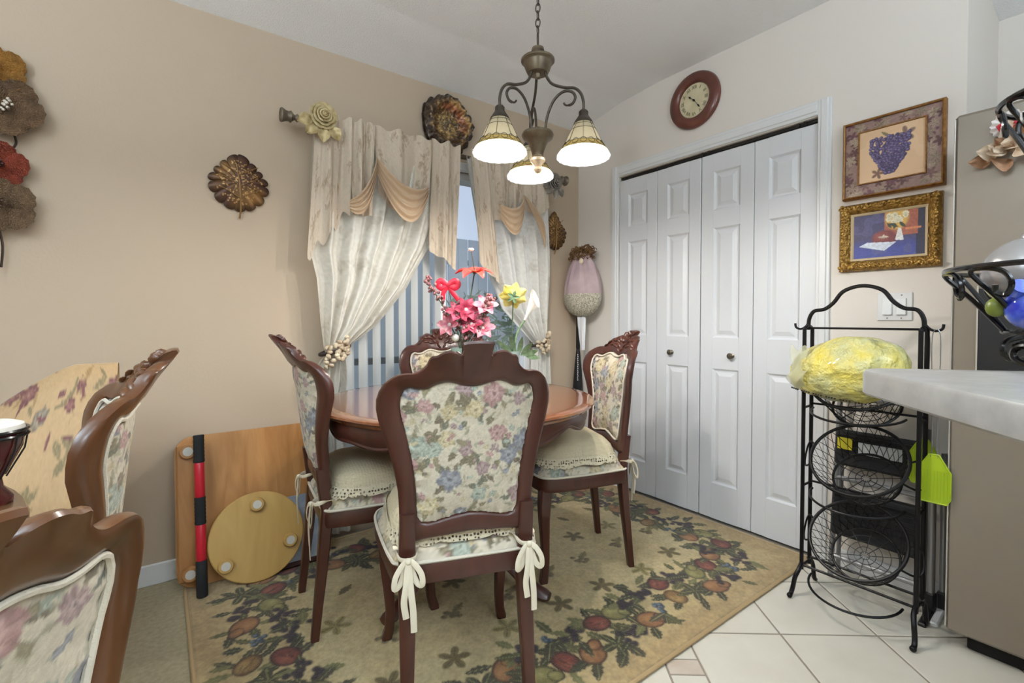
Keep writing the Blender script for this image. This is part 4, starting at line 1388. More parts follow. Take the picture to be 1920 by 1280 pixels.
# ================================================================== WALL DECOR (left wall)
M_leafmetal = cmat('embossed_bronze_leaf', .42, .45, bump=(140, .4, .002))
M_vein = mat('pale_gold_vein', (140, 106, 64), .45, .4)
def leaf_decor(label, cx, cz, w, h, lobes, seed, notch=.34, point=.16):
    """lobed metal leaf hung flat on the wall, stem down"""
    t = thing('wall_leaf', label, 'wall decor', (cx, 0, cz), 0, 'bronze wall leaves')
    n = 280; rr = np.linspace(0, 1, 64)
    a = np.linspace(0, 2 * PI, n, endpoint=False)
    s_, c_ = np.sin(a), np.cos(a)
    # egg outline, widest below the middle
    R0 = 1.0 / np.sqrt((s_ / (w / 2)) ** 2 + (c_ / (h / 2)) ** 2)
    up = np.clip(c_, 0, 1); R0 *= (1 - point * up * np.abs(s_) * 2)
    saw = np.abs(np.sin(a * lobes / 2 + .35 * np.sin(a * 3 + seed) + .2)); R1 = R0 * (1 - notch * (1 - saw ** .22) * (.35 + .65 * np.abs(s_)))
    P = []
    for r in rr:
        x = s_ * R1 * r; z = c_ * R1 * r
        y = -.010 - .022 * (1 - r ** 2) + .0015 * np.cos(a * lobes) * r
        P.append(np.stack([x, y, z], 1))
    P = np.concatenate(P)
    pt = Paint(P[:, 0], P[:, 2], (100, 70, 38))
    nz_ = vnoise(P[:, 0] * 16, P[:, 2] * 16, seed)
    pt.lay((nz_ - .45) * 4, (140, 102, 56), .8)
    pt.lay((.34 - nz_) * 5, (76, 48, 44), .7)
    ed = np.repeat(rr, n); pt.lay((ed - .82) * 7, (48, 32, 20), .7)
    rs = random.Random(seed)
    for i in range(170):
        q = rs.random() ** .5 * .78; k = rs.randrange(n)
        pt.ell(s_[k] * R1[k] * q, c_[k] * R1[k] * q, .0040, .0040, 0, (196, 156, 98), None, .6, .9)
    cobj('blade', P, gridF(n, len(rr), cu=True), pt.c, M_leafmetal, t)
    g = G()
    g.tube(smooth_pts([(.0, -.012, -h / 2 - .03), (.004, -.026, -h / 2 + .02), (0, -.036, -.02), (-.012, -.030, h * .3)], 5), [.0042] * 11 + [.003] * 5, 6)
    obj('stem', g, M_vein, t)
    for s in (-1, 1):
        for k in range(3):
            z = -h * .28 + k * h * .2
            g = G().tube(smooth_pts([(0, -.036, z), (s * w * .16, -.033, z + .025), (s * w * .30, -.026, z + .045)], 4), .0018, 5); obj('vein', g, M_vein, t)
    return t
leaf_decor('round bronze lobed leaf on the wall left of the curtains', -2.192, 1.772, .255, .27, 15, 3)
leaf_decor('slim bronze leaf on the wall between curtain and corner', -.247, 1.765, .235, .275, 21, 8, .20, .30)
# ruffled round plate above the rod
M_plate = cmat('glazed_ruffled_plate', .3, .2, coat=.4, bump=(60, .6, .004))
t = thing('wall_plate', 'ruffled round brown and copper wall plate above the glass door', 'wall decor', (-1.103, 0, 2.296))
n = 150; rr = np.linspace(0, 1, 40); a = np.linspace(0, 2 * PI, n, endpoint=False); P = []
for r in rr:
    ruff = 1 + .035 * np.sin(a * 17) * r ** 3 + .03 * np.sin(a * 5 + 1) * r ** 2
    y = -.012 - .055 * np.exp(-((r - .80) / .22) ** 2) - .034 * (vnoise(np.cos(a) * r * 9 + 40, np.sin(a) * r * 9 + 40, 5) - .5) * r - .012 * (vnoise(np.cos(a) * r * 22 + 40, np.sin(a) * r * 22 + 40, 6) - .5)
    P.append(np.stack([.160 * r * ruff * np.cos(a), y, .163 * r * ruff * np.sin(a)], 1))
P = np.concatenate(P); pt = Paint(P[:, 0], P[:, 2], (84, 60, 38))
ra = np.repeat(rr, n); aa = np.tile(a, len(rr))
sw = .5 * vnoise(np.cos(aa + ra * 1.5) * ra * 10 + 30, np.sin(aa + ra * 1.5) * ra * 10 + 30, 2) + .5 * vnoise(np.cos(aa) * ra * 24 + 30, np.sin(aa) * ra * 24 + 30, 9)
pt.lay((.55 - ra) * 4, (150, 122, 72), .8); pt.lay((sw - .55) * 6, (196, 158, 96), .7); pt.lay((.4 - sw) * 6, (44, 28, 22), .85)
pt.lay(((ra - .78) * 8), (46, 30, 24), .75)
band = np.exp(-((ra - .62) / .12) ** 2) * np.clip(np.cos(aa - .9) * 1.6 - .3, 0, 1)
pt.lay(band * np.clip(sw * 2.2 - .4, 0, 1), (176, 96, 66), .8); pt.lay(np.exp(-((ra - .75) / .08) ** 2) * np.clip(np.cos(aa - .9) * 2 - .9, 0, 1) * np.clip(sw * 2 - .3, 0, 1), (190, 150, 86), .75)
pt.grain(.5, 90, 4)
cobj('dish', P, gridF(n, len(rr), cu=True), pt.c, M_plate, t)
obj('rim_ruffle', G().tube([(.162 * (1 + .035 * math.sin(q * 17) + .03 * math.sin(q * 5 + 1)) * math.cos(q), -.016 - .010 * math.sin(q * 17), .165 * (1 + .035 * math.sin(q * 17) + .03 * math.sin(q * 5 + 1)) * math.sin(q)) for q in a], .007, 6, closed=True), mat('dark_plate_rim', (50, 34, 26), .4, .2), t)
obj('hanger', G().box((0, -.006, .0), (.06, .012, .06)), M_rod, t)

# metal flowers at the far left edge
wf = thing('metal_flower_spray', 'pierced metal flower spray on the wall at the left edge', 'wall decor', (-2.96, 0, 1.75))
fl_list = [(-2.965, 2.045, .092, (168, 118, 52), (96, 60, 30)), (-2.935, 1.915, .108, (126, 98, 72), (200, 190, 176)), (-2.965, 1.70, .090, (156, 70, 50), (70, 34, 28)), (-2.955, 1.555, .102, (128, 102, 76), (84, 62, 46))]
for i, (fx, fz, fr_, c1, c2) in enumerate(fl_list):
    m = mat('metal_petal_%d' % i, c1, .45, .45, var=tuple(int(v * .75) for v in c1), vscale=22, bump=(260, 1.0, .004, 1, 'voronoi'))
    for k in range(5):
        aang = 2 * PI * k / 5 + .3 + i * .4
        M_ = Matrix.Rotation(-aang, 4, 'Y')
        def pf(u, v):
            q = u * 2 * PI; rad = fr_ * .47 * v * (1 + .05 * math.sin(11 * q) * v)
            return M_ @ Vector((rad * math.cos(q) * 1.12, -.034 - .020 * v * v * math.sin(q) + .012 * v ** 2 - .007 * (k % 2), fr_ * .52 + rad * math.sin(q))) + Vector((fx + 2.96, -.012 * (i % 2), fz - 1.75))
        g = G().grid(pf, 30, 8, cu=True); q = len(g.V); g.V += [(x, y + .002, z) for x, y, z in g.V]; g.F += [tuple(i_ + q for i_ in f[::-1]) for f in g.F]
        obj('petal', g, m, wf)
    g = G(); rs = random.Random(i)
    for k in range(16):
        q = rs.uniform(0, 6.3); d = rs.uniform(0, .022); g.ball((fx + 2.96 + d * math.cos(q), -.058 - rs.uniform(0, .012), fz - 1.75 + d * math.sin(q)), .0055, 6, 5)
    obj('stamens', g, mat('metal_stamen_%d' % i, c2, .4, .4), wf)
M_stem = mat('dark_metal_stem', (52, 38, 30), .45, .5)
for pts in ([(-2.93, 1.85), (-2.916, 1.80), (-2.925, 1.77), (-2.95, 1.73)], [(-2.96, 1.99), (-2.975, 1.93), (-2.965, 1.75), (-2.99, 1.60), (-2.962, 1.45), (-2.957, 1.40), (-2.962, 1.33)]):
    obj('stem', G().tube(smooth_pts([(x + 2.96, -.02, z - 1.75) for x, z in pts], 5), .004, 6), M_stem, wf)

# ================================================================== CLOSET WALL DECOR
M_clockwood = wood('mahogany_clock_rim', (86, 44, 34), (112, 60, 48), .3, 6, (1, 1, 1), .4)
ck = thing('wall_clock', 'round mahogany wall clock with cream roman numeral dial', 'clock', (0, -.950, 2.395))
Mx = Matrix.Rotation(R(-90), 4, 'Y')
obj('rim', G().lathe([(.156, 0), (.160, .008), (.157, .020), (.150, .028), (.125, .034), (.108, .032), (.100, .026), (.096, .018), (.095, .010)], 64, M=Mx), M_clockwood, ck)
obj('dial', G().lathe([(0, .012), (.097, .012)], 48, M=Mx), mat('aged_ivory_dial', (216, 206, 172), .6, var=(204, 192, 156), vscale=14), ck)
M_ink = mat('clock_black', (34, 28, 24), .5)
def text_obj(name, body, size, m, parent, loc, rot, ext=.0006):
    cu = bpy.data.curves.new(name, 'FONT'); cu.body = body; cu.size = size; cu.align_x = 'CENTER'; cu.align_y = 'CENTER'; cu.extrude = ext
    o = bpy.data.objects.new(name, cu); COL.objects.link(o)
    dg = bpy.context.evaluated_depsgraph_get(); me = bpy.data.meshes.new_from_object(o.evaluated_get(dg))
    COL.objects.unlink(o); bpy.data.objects.remove(o)
    me.materials.clear(); me.materials.append(m)
    q = bpy.data.objects.new(name, me); link(q, parent); q.location = loc; q.rotation_euler = rot
    return q
# dial plane faces -x: text x -> -y, text y -> +z
M_ink2 = mat('clock_numeral_ink', (120, 112, 88), .6)
for k, tx in enumerate(('XII', 'I', 'II', 'III', 'IIII', 'V', 'VI', 'VII', 'VIII', 'IX', 'X', 'XI')):
    a = R(-30 * k)   # clockwise as seen from the room
    base = Matrix(((0, 0, -1), (-1, 0, 0), (0, 1, 0)))   # columns: text x,y,z in world
    M3 = base @ Matrix.Rotation(a, 3, 'Z')
    rr_ = .074
    p_ = base @ Vector((-rr_ * math.sin(a), rr_ * math.cos(a), 0))
    text_obj('numeral', tx, .026, M_ink2, ck, (-.0135, p_.y, p_.z), M3.to_euler())
def hand(ang, l, w, name):
    a = R(ang); base = Matrix(((0, 0, -1), (-1, 0, 0), (0, 1, 0)))
    g = G(); 
    o2 = [(-w * .4, -.012), (w * .4, -.012), (w * .4, l * .5), (w * 1.4, l * .62), (w * 1.5, l * .72), (w * .3, l * .84), (0, l), (-w * .3, l * .84), (-w * 1.5, l * .72), (-w * 1.4, l * .62), (-w * .4, l * .5)]
    M3 = base @ Matrix.Rotation(-a, 3, 'Z')
    g.prism(o2, lambda u, v, s: M3 @ Vector((u, v, .001 * s)) + Vector((-.0165, 0, 0)))
    obj(name, g, M_ink, ck, False)
hand(312, .052, .0035, 'hour_hand'); hand(143, .072, .003, 'minute_hand')
obj('hub', G().lathe([(0, .016), (.006, .016), (.006, .021), (0, .021)], 14, M=Mx), M_ink, ck)

M_paint = cmat('painted_print', .5)
def frame_strip(y0, y1, z0, z1, w, prof, m, parent, off):
    """mitred moulding on wall x=0; prof list of (t across 0..1, height)"""
    for side in range(4):
        g = G(); 
        cs = [(y0, z0), (y1, z0), (y1, z1), (y0, z1)]
        a = cs[side]; b = cs[(side + 1) % 4]
        cy, cz = (y0 + y1) / 2, (z0 + z1) / 2
        def inn(p, t): 
            return (p[0] + math.copysign(w * t, cy - p[0]), p[1] + math.copysign(w * t, cz - p[1]))
        secs = []; nseg = 14
        V = []; F = []
        for k in range(nseg + 1):
            s = k / nseg
            for t, h in prof:
                ia, ib = inn(a, t), inn(b, t)
                V.append((-h, ia[0] + (ib[0] - ia[0]) * s, ia[1] + (ib[1] - ia[1]) * s))
        m_ = len(prof)
        for k in range(nseg):
            for j in range(m_ - 1): F.append((k * m_ + j, k * m_ + j + 1, (k + 1) * m_ + j + 1, (k + 1) * m_ + j))
        g.add(V, F); obj('frame_side', g, m, parent, True, off)
def painted_rect(name, y0, y1, z0, z1, x, nu, nz, painter, m, parent, off):
    yy = np.linspace(y0, y1, nu); zz = np.linspace(z0, z1, nz); Y_, Z_ = np.meshgrid(yy, zz)
    u = (y0 - Y_.ravel()) / (y0 - y1); v = (Z_.ravel() - z0) / (z1 - z0)
    asp = abs(y1 - y0) / (z1 - z0)
    pt = Paint(u * asp, v, (220, 190, 150)); painter(pt, asp)
    P = np.stack([np.full(len(u), x), Y_.ravel(), Z_.ravel()], 1)
    return cobj(name, P, gridF(nu, nz), pt.c, m, parent, off)
# grape picture
M_goldwood = mat('gilded_wood', (120, 78, 34), .38, .35, var=(160, 112, 54), vscale=60)
OG = (0, -1.877, 1.836)
gp = thing('framed_picture', 'framed print of a purple grape bunch, upper of two pictures', 'picture', OG, 0, 'framed pictures')
y0, y1, z0, z1 = -1.703, -2.050, 1.668, 2.004
frame_strip(y0, y1, z0, z1, .010, [(0, 0), (0, .030), (.5, .036), (1, .034), (1, .02)], M_goldwood, gp, OG)
def matte(pt, asp):
    rs = random.Random(6)
    pt.lay(np.ones(len(pt.u)), (150, 120, 112))
    for i in range(150):
        c = rs.choice([(112, 72, 82), (128, 96, 92), (176, 156, 134), (142, 124, 104), (98, 66, 66), (160, 138, 120)])
        a, b = rs.random() * asp, rs.random()
        if .17 * asp < a < .83 * asp and .17 < b < .83: continue
        pt.mleaf(a, b, rs.uniform(.05, .085), rs.uniform(0, 6), c, (92, 62, 62))
    pt.grain(.3, 60)
painted_rect('leaf_matte', y0 - .008, y1 + .008, z0 + .008, z1 - .008, -.024, 150, 150, matte, M_paint, gp, OG)
iy0, iy1, iz0, iz1 = y0 - .062, y1 + .062, z0 + .062, z1 - .055
def grapes(pt, asp):
    pt.lay(np.ones(len(pt.u)), (226, 190, 152)); pt.lay(vnoise(pt.u * 5, pt.v * 5, 2) > .55, (216, 176, 136), .4)
    rs = random.Random(12)
    pt.mleaf(.72 * asp, .78, .17, .5, (150, 118, 100), (96, 76, 66)); pt.mleaf(.30 * asp, .14, .12, 2.5, (140, 104, 86), (90, 62, 58)); pt.leaf(.42 * asp, .86, .22, .03, 2.4, (132, 120, 84))
    pt.leaf(.62 * asp, .35, .2, .03, 1.0, (170, 140, 104))
    for i in range(420):
        v = (i / 420) ** .9; 
        cy_ = .82 - v * .70; w = (.30 if cy_ > .5 else .30 * (cy_ - .02) / .5) * asp
        cx_ = .46 * asp + rs.uniform(-w, w) + .02
        col = rs.choice([(86, 72, 116), (70, 58, 98), (104, 90, 134), (92, 70, 106)])
        pt.ell(cx_, cy_, .038, .038, 0, (48, 38, 66), None, .3); pt.ell(cx_, cy_, .032, .032, 0, col, (140, 128, 166), .3)
painted_rect('grape_print', iy0, iy1, iz0, iz1, -.0255, 130, 130, grapes, M_paint, gp, OG)
frame_strip(iy0 + .006, iy1 - .006, iz0 - .006, iz1 + .006, .007, [(0, .024), (.2, .031), (.8, .031), (1, .025)], M_goldwood, gp, OG)
# still life picture
M_ornate = mat('ornate_gold_frame', (188, 148, 74), .32, .6, var=(126, 90, 38), vscale=70, bump=(75, 1.0, .012, 2))
OS = (0, -1.868, 1.50)
sp_ = thing('framed_picture', 'blue still life painting in an ornate gold frame, lower of two pictures', 'picture', OS, 0, 'framed pictures')
y0, y1, z0, z1 = -1.690, -2.043, 1.352, 1.646
frame_strip(y0, y1, z0, z1, .044, [(0, 0), (0, .018), (.12, .026), (.35, .036), (.6, .034), (.8, .024), (.92, .020), (1, .016)], M_ornate, sp_, OS)
g = G(); rs = random.Random(3)
for sd in range(4):
    for k in range(22):
        s = (k + .5) / 22
        if sd == 0: c = (y0 + (y1 - y0) * s, z0 + .016)
        elif sd == 1: c = (y0 + (y1 - y0) * s, z1 - .016)
        elif sd == 2: c = (y0 - .016, z0 + (z1 - z0) * s)
        else: c = (y1 + .016, z0 + (z1 - z0) * s)
        g.ball((-.034, c[0], c[1]), (.006, .010, .007), 6, 5, Matrix.Rotation(rs.uniform(0, 3), 4, 'X'))
obj('frame_relief', g, M_ornate, sp_, True, OS)
frame_strip(y0 - .044, y1 + .044, z0 + .044, z1 - .044, .010, [(0, .018), (.5, .016), (1, .010)], mat('linen_slip', (204, 182, 146), .8), sp_, OS)
def still(pt, asp):
    u = pt.u / asp; v = pt.v
    pt.lay(np.ones(len(u)), (70, 66, 104)); pt.lay((.45 - v) * 4, (62, 74, 156), .9); pt.lay(vnoise(u * 9, v * 7, 3) > .55, (92, 92, 136), .5)
    pt.lay(((u > .88)).astype(float), (40, 40, 60), .9)
    pt.lay(((u > .45) & (u < .9) & (v > .45)).astype(float), (176, 96, 62), .85)
    pt.ell(.62 * asp, .86, .24, .30, 0, (214, 172, 84), None, .25)
    pt.ell(.45 * asp, .42, .26, .20, 0, (120, 52, 56), (150, 80, 74), .2)
    for i in range(6): pt.leaf((.40 + .015 * i) * asp, .46, .12, .014, i * .55, (206, 190, 170))
    def quad(pts, col):
        m = np.ones(len(u), bool); n = len(pts)
        for i in range(n):
            a, b = pts[i], pts[(i + 1) % n]; m &= ((b[0] - a[0]) * (v - a[1]) - (b[1] - a[1]) * (u - a[0])) >= 0
        pt.lay(m.astype(float), col, .95)
    quad([(.08, .28), (.45, .14), (.62, .32), (.2, .36)], (214, 222, 236)); quad([(.60, .36), (.72, .34), (.68, .62), (.64, .62)], (230, 228, 226))
    quad([(.52, .20), (.56, .20), (.70, .02), (.66, .02)], (220, 222, 226)); quad([(.80, .62), (.83, .62), (.76, .36), (.73, .36)], (206, 132, 88)); quad([(.92, .6), (.95, .6), (.90, .12), (.87, .12)], (206, 132, 88)); quad([(.74, .56), (.94, .56), (.95, .61), (.74, .61)], (206, 132, 88))
    rs2 = random.Random(2)
    for i in range(12): pt.flower((.62 + rs2.uniform(-.12, .12)) * asp, .84 + rs2.uniform(-.1, .1), rs2.uniform(.05, .08), 5, i, ((236, 232, 214), (220, 210, 170), (170, 160, 110)))
    for i in range(8): pt.leaf((.60 + rs2.uniform(-.12, .12)) * asp, .68 + rs2.uniform(-.06, .04), .16, .03, rs2.uniform(0, 3), (60, 66, 52))
    pt.grain(.35, 40)
painted_rect('still_life_canvas', y0 - .053, y1 + .053, z0 + .053, z1 - .053, -.009, 140, 110, still, M_paint, sp_, OS)
# light switch
sw_ = thing('light_switch', 'white double rocker light switch on the cream wall', 'light switch', (0, -1.892, 1.192))
obj('plate', G().box((-.003, 0, 0), (.006, .122, .118), bev=.003), M_trim, sw_, False)
for s in (-1, 1):
    obj('rocker', G().box((-.008, s * .024, 0), (.008, .034, .070), Matrix.Rotation(R(4), 3, 'Y'), bev=.002), M_vinyl, sw_, False)
    for zz in (-1, 1): obj('screw', G().lathe([(0, 0), (.0035, 0), (.003, .0015), (0, .0015)], 8, (-.006, s * .024, zz * .048), Mx), M_steel, sw_)

# ================================================================== CORNER: hanging bag and racket
M_bagpink = mat('dusty_pink_cotton', (188, 168, 168), .85, var=(170, 146, 150), vscale=9)
M_bagdot = mat('speckled_floral_cotton', (204, 196, 178), .9, var=(128, 122, 104), vscale=130, vdetail=1)
M_raffia = mat('brown_raffia', (128, 94, 56), .9, var=(96, 66, 38), vscale=50)
M_plasticw = mat('white_plastic_bag', (226, 226, 226), .45)
hb = thing('hanging_bag_holder', 'pink fabric bag holder with brown raffia top hanging in the corner', 'bag', (-.125, -.165, 1.65))
def sackr(a, z, r): return r * (1 + (.11 * math.sin(11 * a) + .05 * math.sin(17 * a + 2)) * max(0, min(1, (z + .36) / .28)) + .03 * math.sin(4 * a + 1))
def sack(g, prof, nn=72):
    V = []; F = []
    for r, z in prof:
        for k_ in range(nn):
            a = 2 * PI * k_ / nn; q = sackr(a, z, r); V.append((q * math.cos(a) * .86, q * math.sin(a) * 1.22, z))
    for i in range(len(prof) - 1):
        for k_ in range(nn):
            l = (k_ + 1) % nn; F.append((i * nn + k_, (i + 1) * nn + k_, (i + 1) * nn + l, i * nn + l))
    g.add(V, F); return g
obj('pink_sack', sack(G(), [(.045, -.055), (.055, -.09), (.075, -.13), (.098, -.19), (.115, -.25), (.124, -.30), (.126, -.335)]), M_bagpink, hb)
obj('speckled_base', sack(G(), [(.126, -.335), (.127, -.36), (.120, -.40), (.100, -.44), (.070, -.475), (.040, -.49)]), M_bagdot, hb)
g = G(); rs = random.Random(3)
for i in range(170):
    a = rs.uniform(0, 6.3); c = Vector((.068 * math.cos(a) * rs.uniform(.3, 1.1), .100 * math.sin(a) * rs.uniform(.3, 1.1), -.050 + rs.uniform(-.045, .035)))
    q = rs.uniform(.012, .022); b1 = rs.uniform(0, 6); ax = Vector((rs.uniform(-1, 1), rs.uniform(-1, 1), rs.uniform(-1, 1))).normalized(); e1 = ax.orthogonal().normalized(); e2 = ax.cross(e1)
    g.tube([tuple(c + e1 * q * math.cos(t_) + e2 * q * math.sin(t_)) for t_ in np.linspace(b1, b1 + 4.6, 7)], .0028, 4)
o = obj('raffia_ruffle', g, M_raffia, hb); o['kind'] = 'stuff'
obj('hanging_loop', G().tube(smooth_pts([(0, 0, -.05), (.03, .02, .0), (.095, .03, .022), (.05, .0, .0), (0, -.01, -.05)], 5), .004, 6), M_raffia, hb)
obj('button', G().ball((-.055, -.045, -.115), (.012, .02, .02), 10, 8), mat('cream_rosette', (222, 206, 182), .8), hb)
g = G()
def tail(u, v):
    a = u * 2 * PI; r = .034 * (1 - .55 * v) * (1 + .25 * math.sin(5 * a + v * 4)); return Vector((r * math.cos(a) * .6, .01 + r * math.sin(a) - .02 * v, -.475 - .25 * v))
g.grid(tail, 30, 10, cu=True); obj('plastic_bag_tail', g, M_plasticw, hb)
M_bat = mat('black_aluminium', (36, 37, 42), .3, .4)
bt_ = thing('baseball_bat', 'black bat with white lettering standing upright in the corner', 'bat', (-.045, -.045, 0))
obj('barrel', G().lathe([(0, 0), (.034, .004), (.040, .03), (.040, .50), (.036, .66), (.025, .80), (.015, .90), (.0125, .92)], 20), M_bat, bt_)
obj('grip', G().lathe([(.0125, .92), (.0145, .93), (.014, 1.16), (.0145, 1.17)], 14), mat('black_grip_tape', (26, 26, 28), .85, bump=(200, .6, .002)), bt_)
obj('knob', G().lathe([(.0145, 1.17), (.024, 1.178), (.025, 1.19), (.018, 1.198), (0, 1.2)], 16), M_bat, bt_)
obj('white_marks', (lambda g: [g.box((-.0245 - .002 * (k_ % 2), -.024, .70 + k_ * .014), (.004, .004, .008)) for k_ in range(14)] and g)(G()), M_vinyl, bt_)

# ================================================================== CHANDELIER
M_bronze = mat('oil_rubbed_bronze', (62, 54, 48), .45, .55, var=(84, 74, 62), vscale=30)
M_antq = mat('antique_bronze_casting', (120, 106, 86), .4, .5, var=(82, 70, 56), vscale=24)
M_artglass = transl(mat('cream_art_glass', (112, 104, 84), .35), .0045, (255, 240, 200))
M_goldglass = transl(mat('amber_art_glass', (104, 88, 48), .35), .0045, (250, 220, 130))
M_ribglass = clearmat('clear_ribbed_glass', .22, (120, 124, 128), .12)
M_bulb = emis('lit_bulb', (255, 250, 240), BULB)
_nt = M_bulb.node_tree; _tr = _nt.nodes.new('ShaderNodeBsdfTransparent'); _mx = _nt.nodes.new('ShaderNodeMixShader'); _mx.inputs[0].default_value = .3
_nt.links.new(_tr.outputs[0], _mx.inputs[1]); _nt.links.new(_nt.nodes['Principled BSDF'].outputs[0], _mx.inputs[2]); _nt.links.new(_mx.outputs[0], _nt.nodes['Material Output'].inputs[0])
cc = Vector((-1.361, -1.172, 0))
cd = thing('chandelier', 'bronze three arm chandelier with lit stained glass bell shades', 'chandelier', (cc.x, cc.y, 1.62))
def CL(x, y, z): return (x, y, z - 1.62)
# chain
link_m = None
zt = 2.205
k = 0
while zt < 2.60:
    g = G(); L = .017; W = .0085
    pts = [(W * math.cos(t_), 0, L * math.sin(t_) * 1.0) for t_ in np.linspace(0, 2 * PI, 16, endpoint=False)]
    if link_m is None:
        g.tube(pts, .0022, 6, closed=True); o = obj('chain_link', g, M_bronze, cd); link_m = o.data
    else:
        o = bpy.data.objects.new('chain_link', link_m); link(o, cd)
    o.location = CL(0, 0, zt); o.rotation_euler = (0, 0, R(30 + 90 * (k % 2))); k += 1
    zt += .027
obj('ceiling_canopy', G().lathe([(.062, 2.607), (.060, 2.598), (.035, 2.585), (.012, 2.578), (0, 2.576)], 28).xf(Matrix.Translation((0, 0, -1.62))), M_bronze, cd)
g = G()
g.tube([CL(.014 * math.cos(t_) * .7, .014 * math.cos(t_) * .7, 2.172 + .022 * math.sin(t_)) for t_ in np.linspace(0, 2 * PI, 20, endpoint=False)], .0032, 7, closed=True)
obj('hanging_loop', g, M_bronze, cd)
obj('top_body', G().lathe([(0, 2.148), (.010, 2.147), (.022, 2.140), (.024, 2.130), (.016, 2.120), (.014, 2.110), (.015, 2.109), (.048, 2.105), (.061, 2.099), (.062, 2.097), (.062, 2.091), (.060, 2.089), (.053, 2.086), (.052, 2.084), (.050, 2.074), (.044, 2.058), (.040, 2.050), (.038, 2.047), (.014, 2.044), (.010, 2.030), (0, 2.026)], 36).xf(Matrix.Translation((0, 0, -1.62))), M_antq, cd)
obj('lower_body', G().lathe([(0, 1.852), (.010, 1.850), (.012, 1.838), (.040, 1.836), (.056, 1.830), (.060, 1.820), (.054, 1.808), (.040, 1.800), (.030, 1.780), (.022, 1.756), (.020, 1.742), (.028, 1.735), (.028, 1.726), (.018, 1.716), (.012, 1.704), (.016, 1.694), (.010, 1.684), (0, 1.680)], 36).xf(Matrix.Translation((0, 0, -1.62))), M_antq, cd)
Fh = Vector((math.cos(R(53.45)), math.sin(R(53.45)), 0)); Rh = Vector((Fh.y, -Fh.x, 0))
shade_mesh = {}
for k in range(3):
    # arm directions: two towards the camera, one behind
    th = R(53.45 + 7 + 120 * k)
    d = Vector((math.cos(th), math.sin(th), 0))
    rho = .173
    def P2(r, z): return CL(d.x * r, d.y * r, z)
    g = G().tube(smooth_pts([P2(.030, 2.062), P2(.032, 2.035), P2(.055, 2.000), P2(.100, 1.978), P2(.140, 1.968), P2(.163, 1.945), P2(rho, 1.912), P2(rho, 1.880)], 6), .0052, 8)
    arm = obj('arm', g, M_bronze, cd)
    g = G().tube(smooth_pts([P2(.030, 1.826), P2(.036, 1.880), P2(.060, 1.935), P2(.095, 1.962), P2(.128, 1.958), P2(.143, 1.936), P2(.132, 1.914), P2(.110, 1.912), P2(.100, 1.922)], 6), [.005] * 40 + [.0035] * 9, 8)
    obj('scroll', g, M_bronze, arm)
    base = Vector(CL(d.x * rho, d.y * rho, 0))
    def sh(name, key, g_, m, par):
        if key in shade_mesh: o = bpy.data.objects.new(name, shade_mesh[key]); link(o, par)
        else:
            o = obj(name, g_(), m, par); shade_mesh[key] = o.data
        o.location = base + Vector((0, 0, .245)); o.scale = (.955, .955, .87)
        return o
    sh('socket_cap', 'cap', lambda: G().lathe([(0, 1.885), (.012, 1.884), (.018, 1.876), (.018, 1.862), (.024, 1.852), (.034, 1.836), (.036, 1.830), (.030, 1.830), (0, 1.838)], 28), M_bronze, arm)
    bell = [(.030, 1.836), (.038, 1.820), (.047, 1.800), (.056, 1.778), (.064, 1.758), (.073, 1.741)]
    shade = sh('bell_shade', 'bell', lambda: G().lathe(bell, 48), M_artglass, arm)
    low = [(.073, 1.741), (.080, 1.728), (.088, 1.716)]
    fr1 = sh('floral_band', 'band', lambda: G().lathe(low, 48), M_goldglass, arm)
    rib = [(.088, 1.716), (.094, 1.706), (.0985, 1.696), (.0965, 1.688), (.090, 1.690)]
    sh('ribbed_rim', 'rib', lambda: G().lathe(rib, 96, rfun=lambda a, t_: 1 + .022 * math.sin(20 * a)), M_ribglass, arm)
    def leading():
        g = G()
        for q in range(8):
            a = 2 * PI * q / 8
            g.tube([(r * 1.012 * math.cos(a), r * 1.012 * math.sin(a), z) for r, z in bell], .0011, 4)
        for r, z in (bell[1], bell[2], (.0882, 1.716), (.0732, 1.741)):
            g.tube([(r * 1.012 * math.cos(a), r * 1.012 * math.sin(a), z) for a in np.linspace(0, 2 * PI, 40, endpoint=False)], .0011, 4, closed=True)
        for q in range(16):
            a0 = 2 * PI * q / 16
            pts = []
            for t_ in np.linspace(0, 2 * PI, 14):
                a = a0 + .15 * math.cos(t_) * 1.0; zz = 1.736 + .013 * math.sin(t_); r = np.interp(-zz, [-1.758, -1.741, -1.716], [.064, .073, .088])
                pts.append((r * 1.014 * math.cos(a), r * 1.014 * math.sin(a), zz))
            g.tube(pts, .001, 4)
        return g
    sh('leading', 'lead', leading, mat('lead_came', (70, 62, 50), .5, .5), arm)
    sh('bulb', 'bulb', lambda: G().lathe([(0, 1.704), (.014, 1.706), (.023, 1.716), (.027, 1.731), (.024, 1.750), (.016, 1.772), (.012, 1.795), (0, 1.80)], 20), M_bulb, arm)
    pl = bpy.data.lights.new('bulb_light', 'POINT'); pl.energy = BULB_W; pl.shadow_soft_size = .018; pl.color = (1.0, .97, .92)
    po = bpy.data.objects.new('bulb_light', pl); link(po, arm); po.location = base + Vector((0, 0, 1.745))
    sh('socket', 'sock', lambda: G().lathe([(.0135, 1.795), (.015, 1.836), (0, 1.836)], 14), M_vinyl, arm)

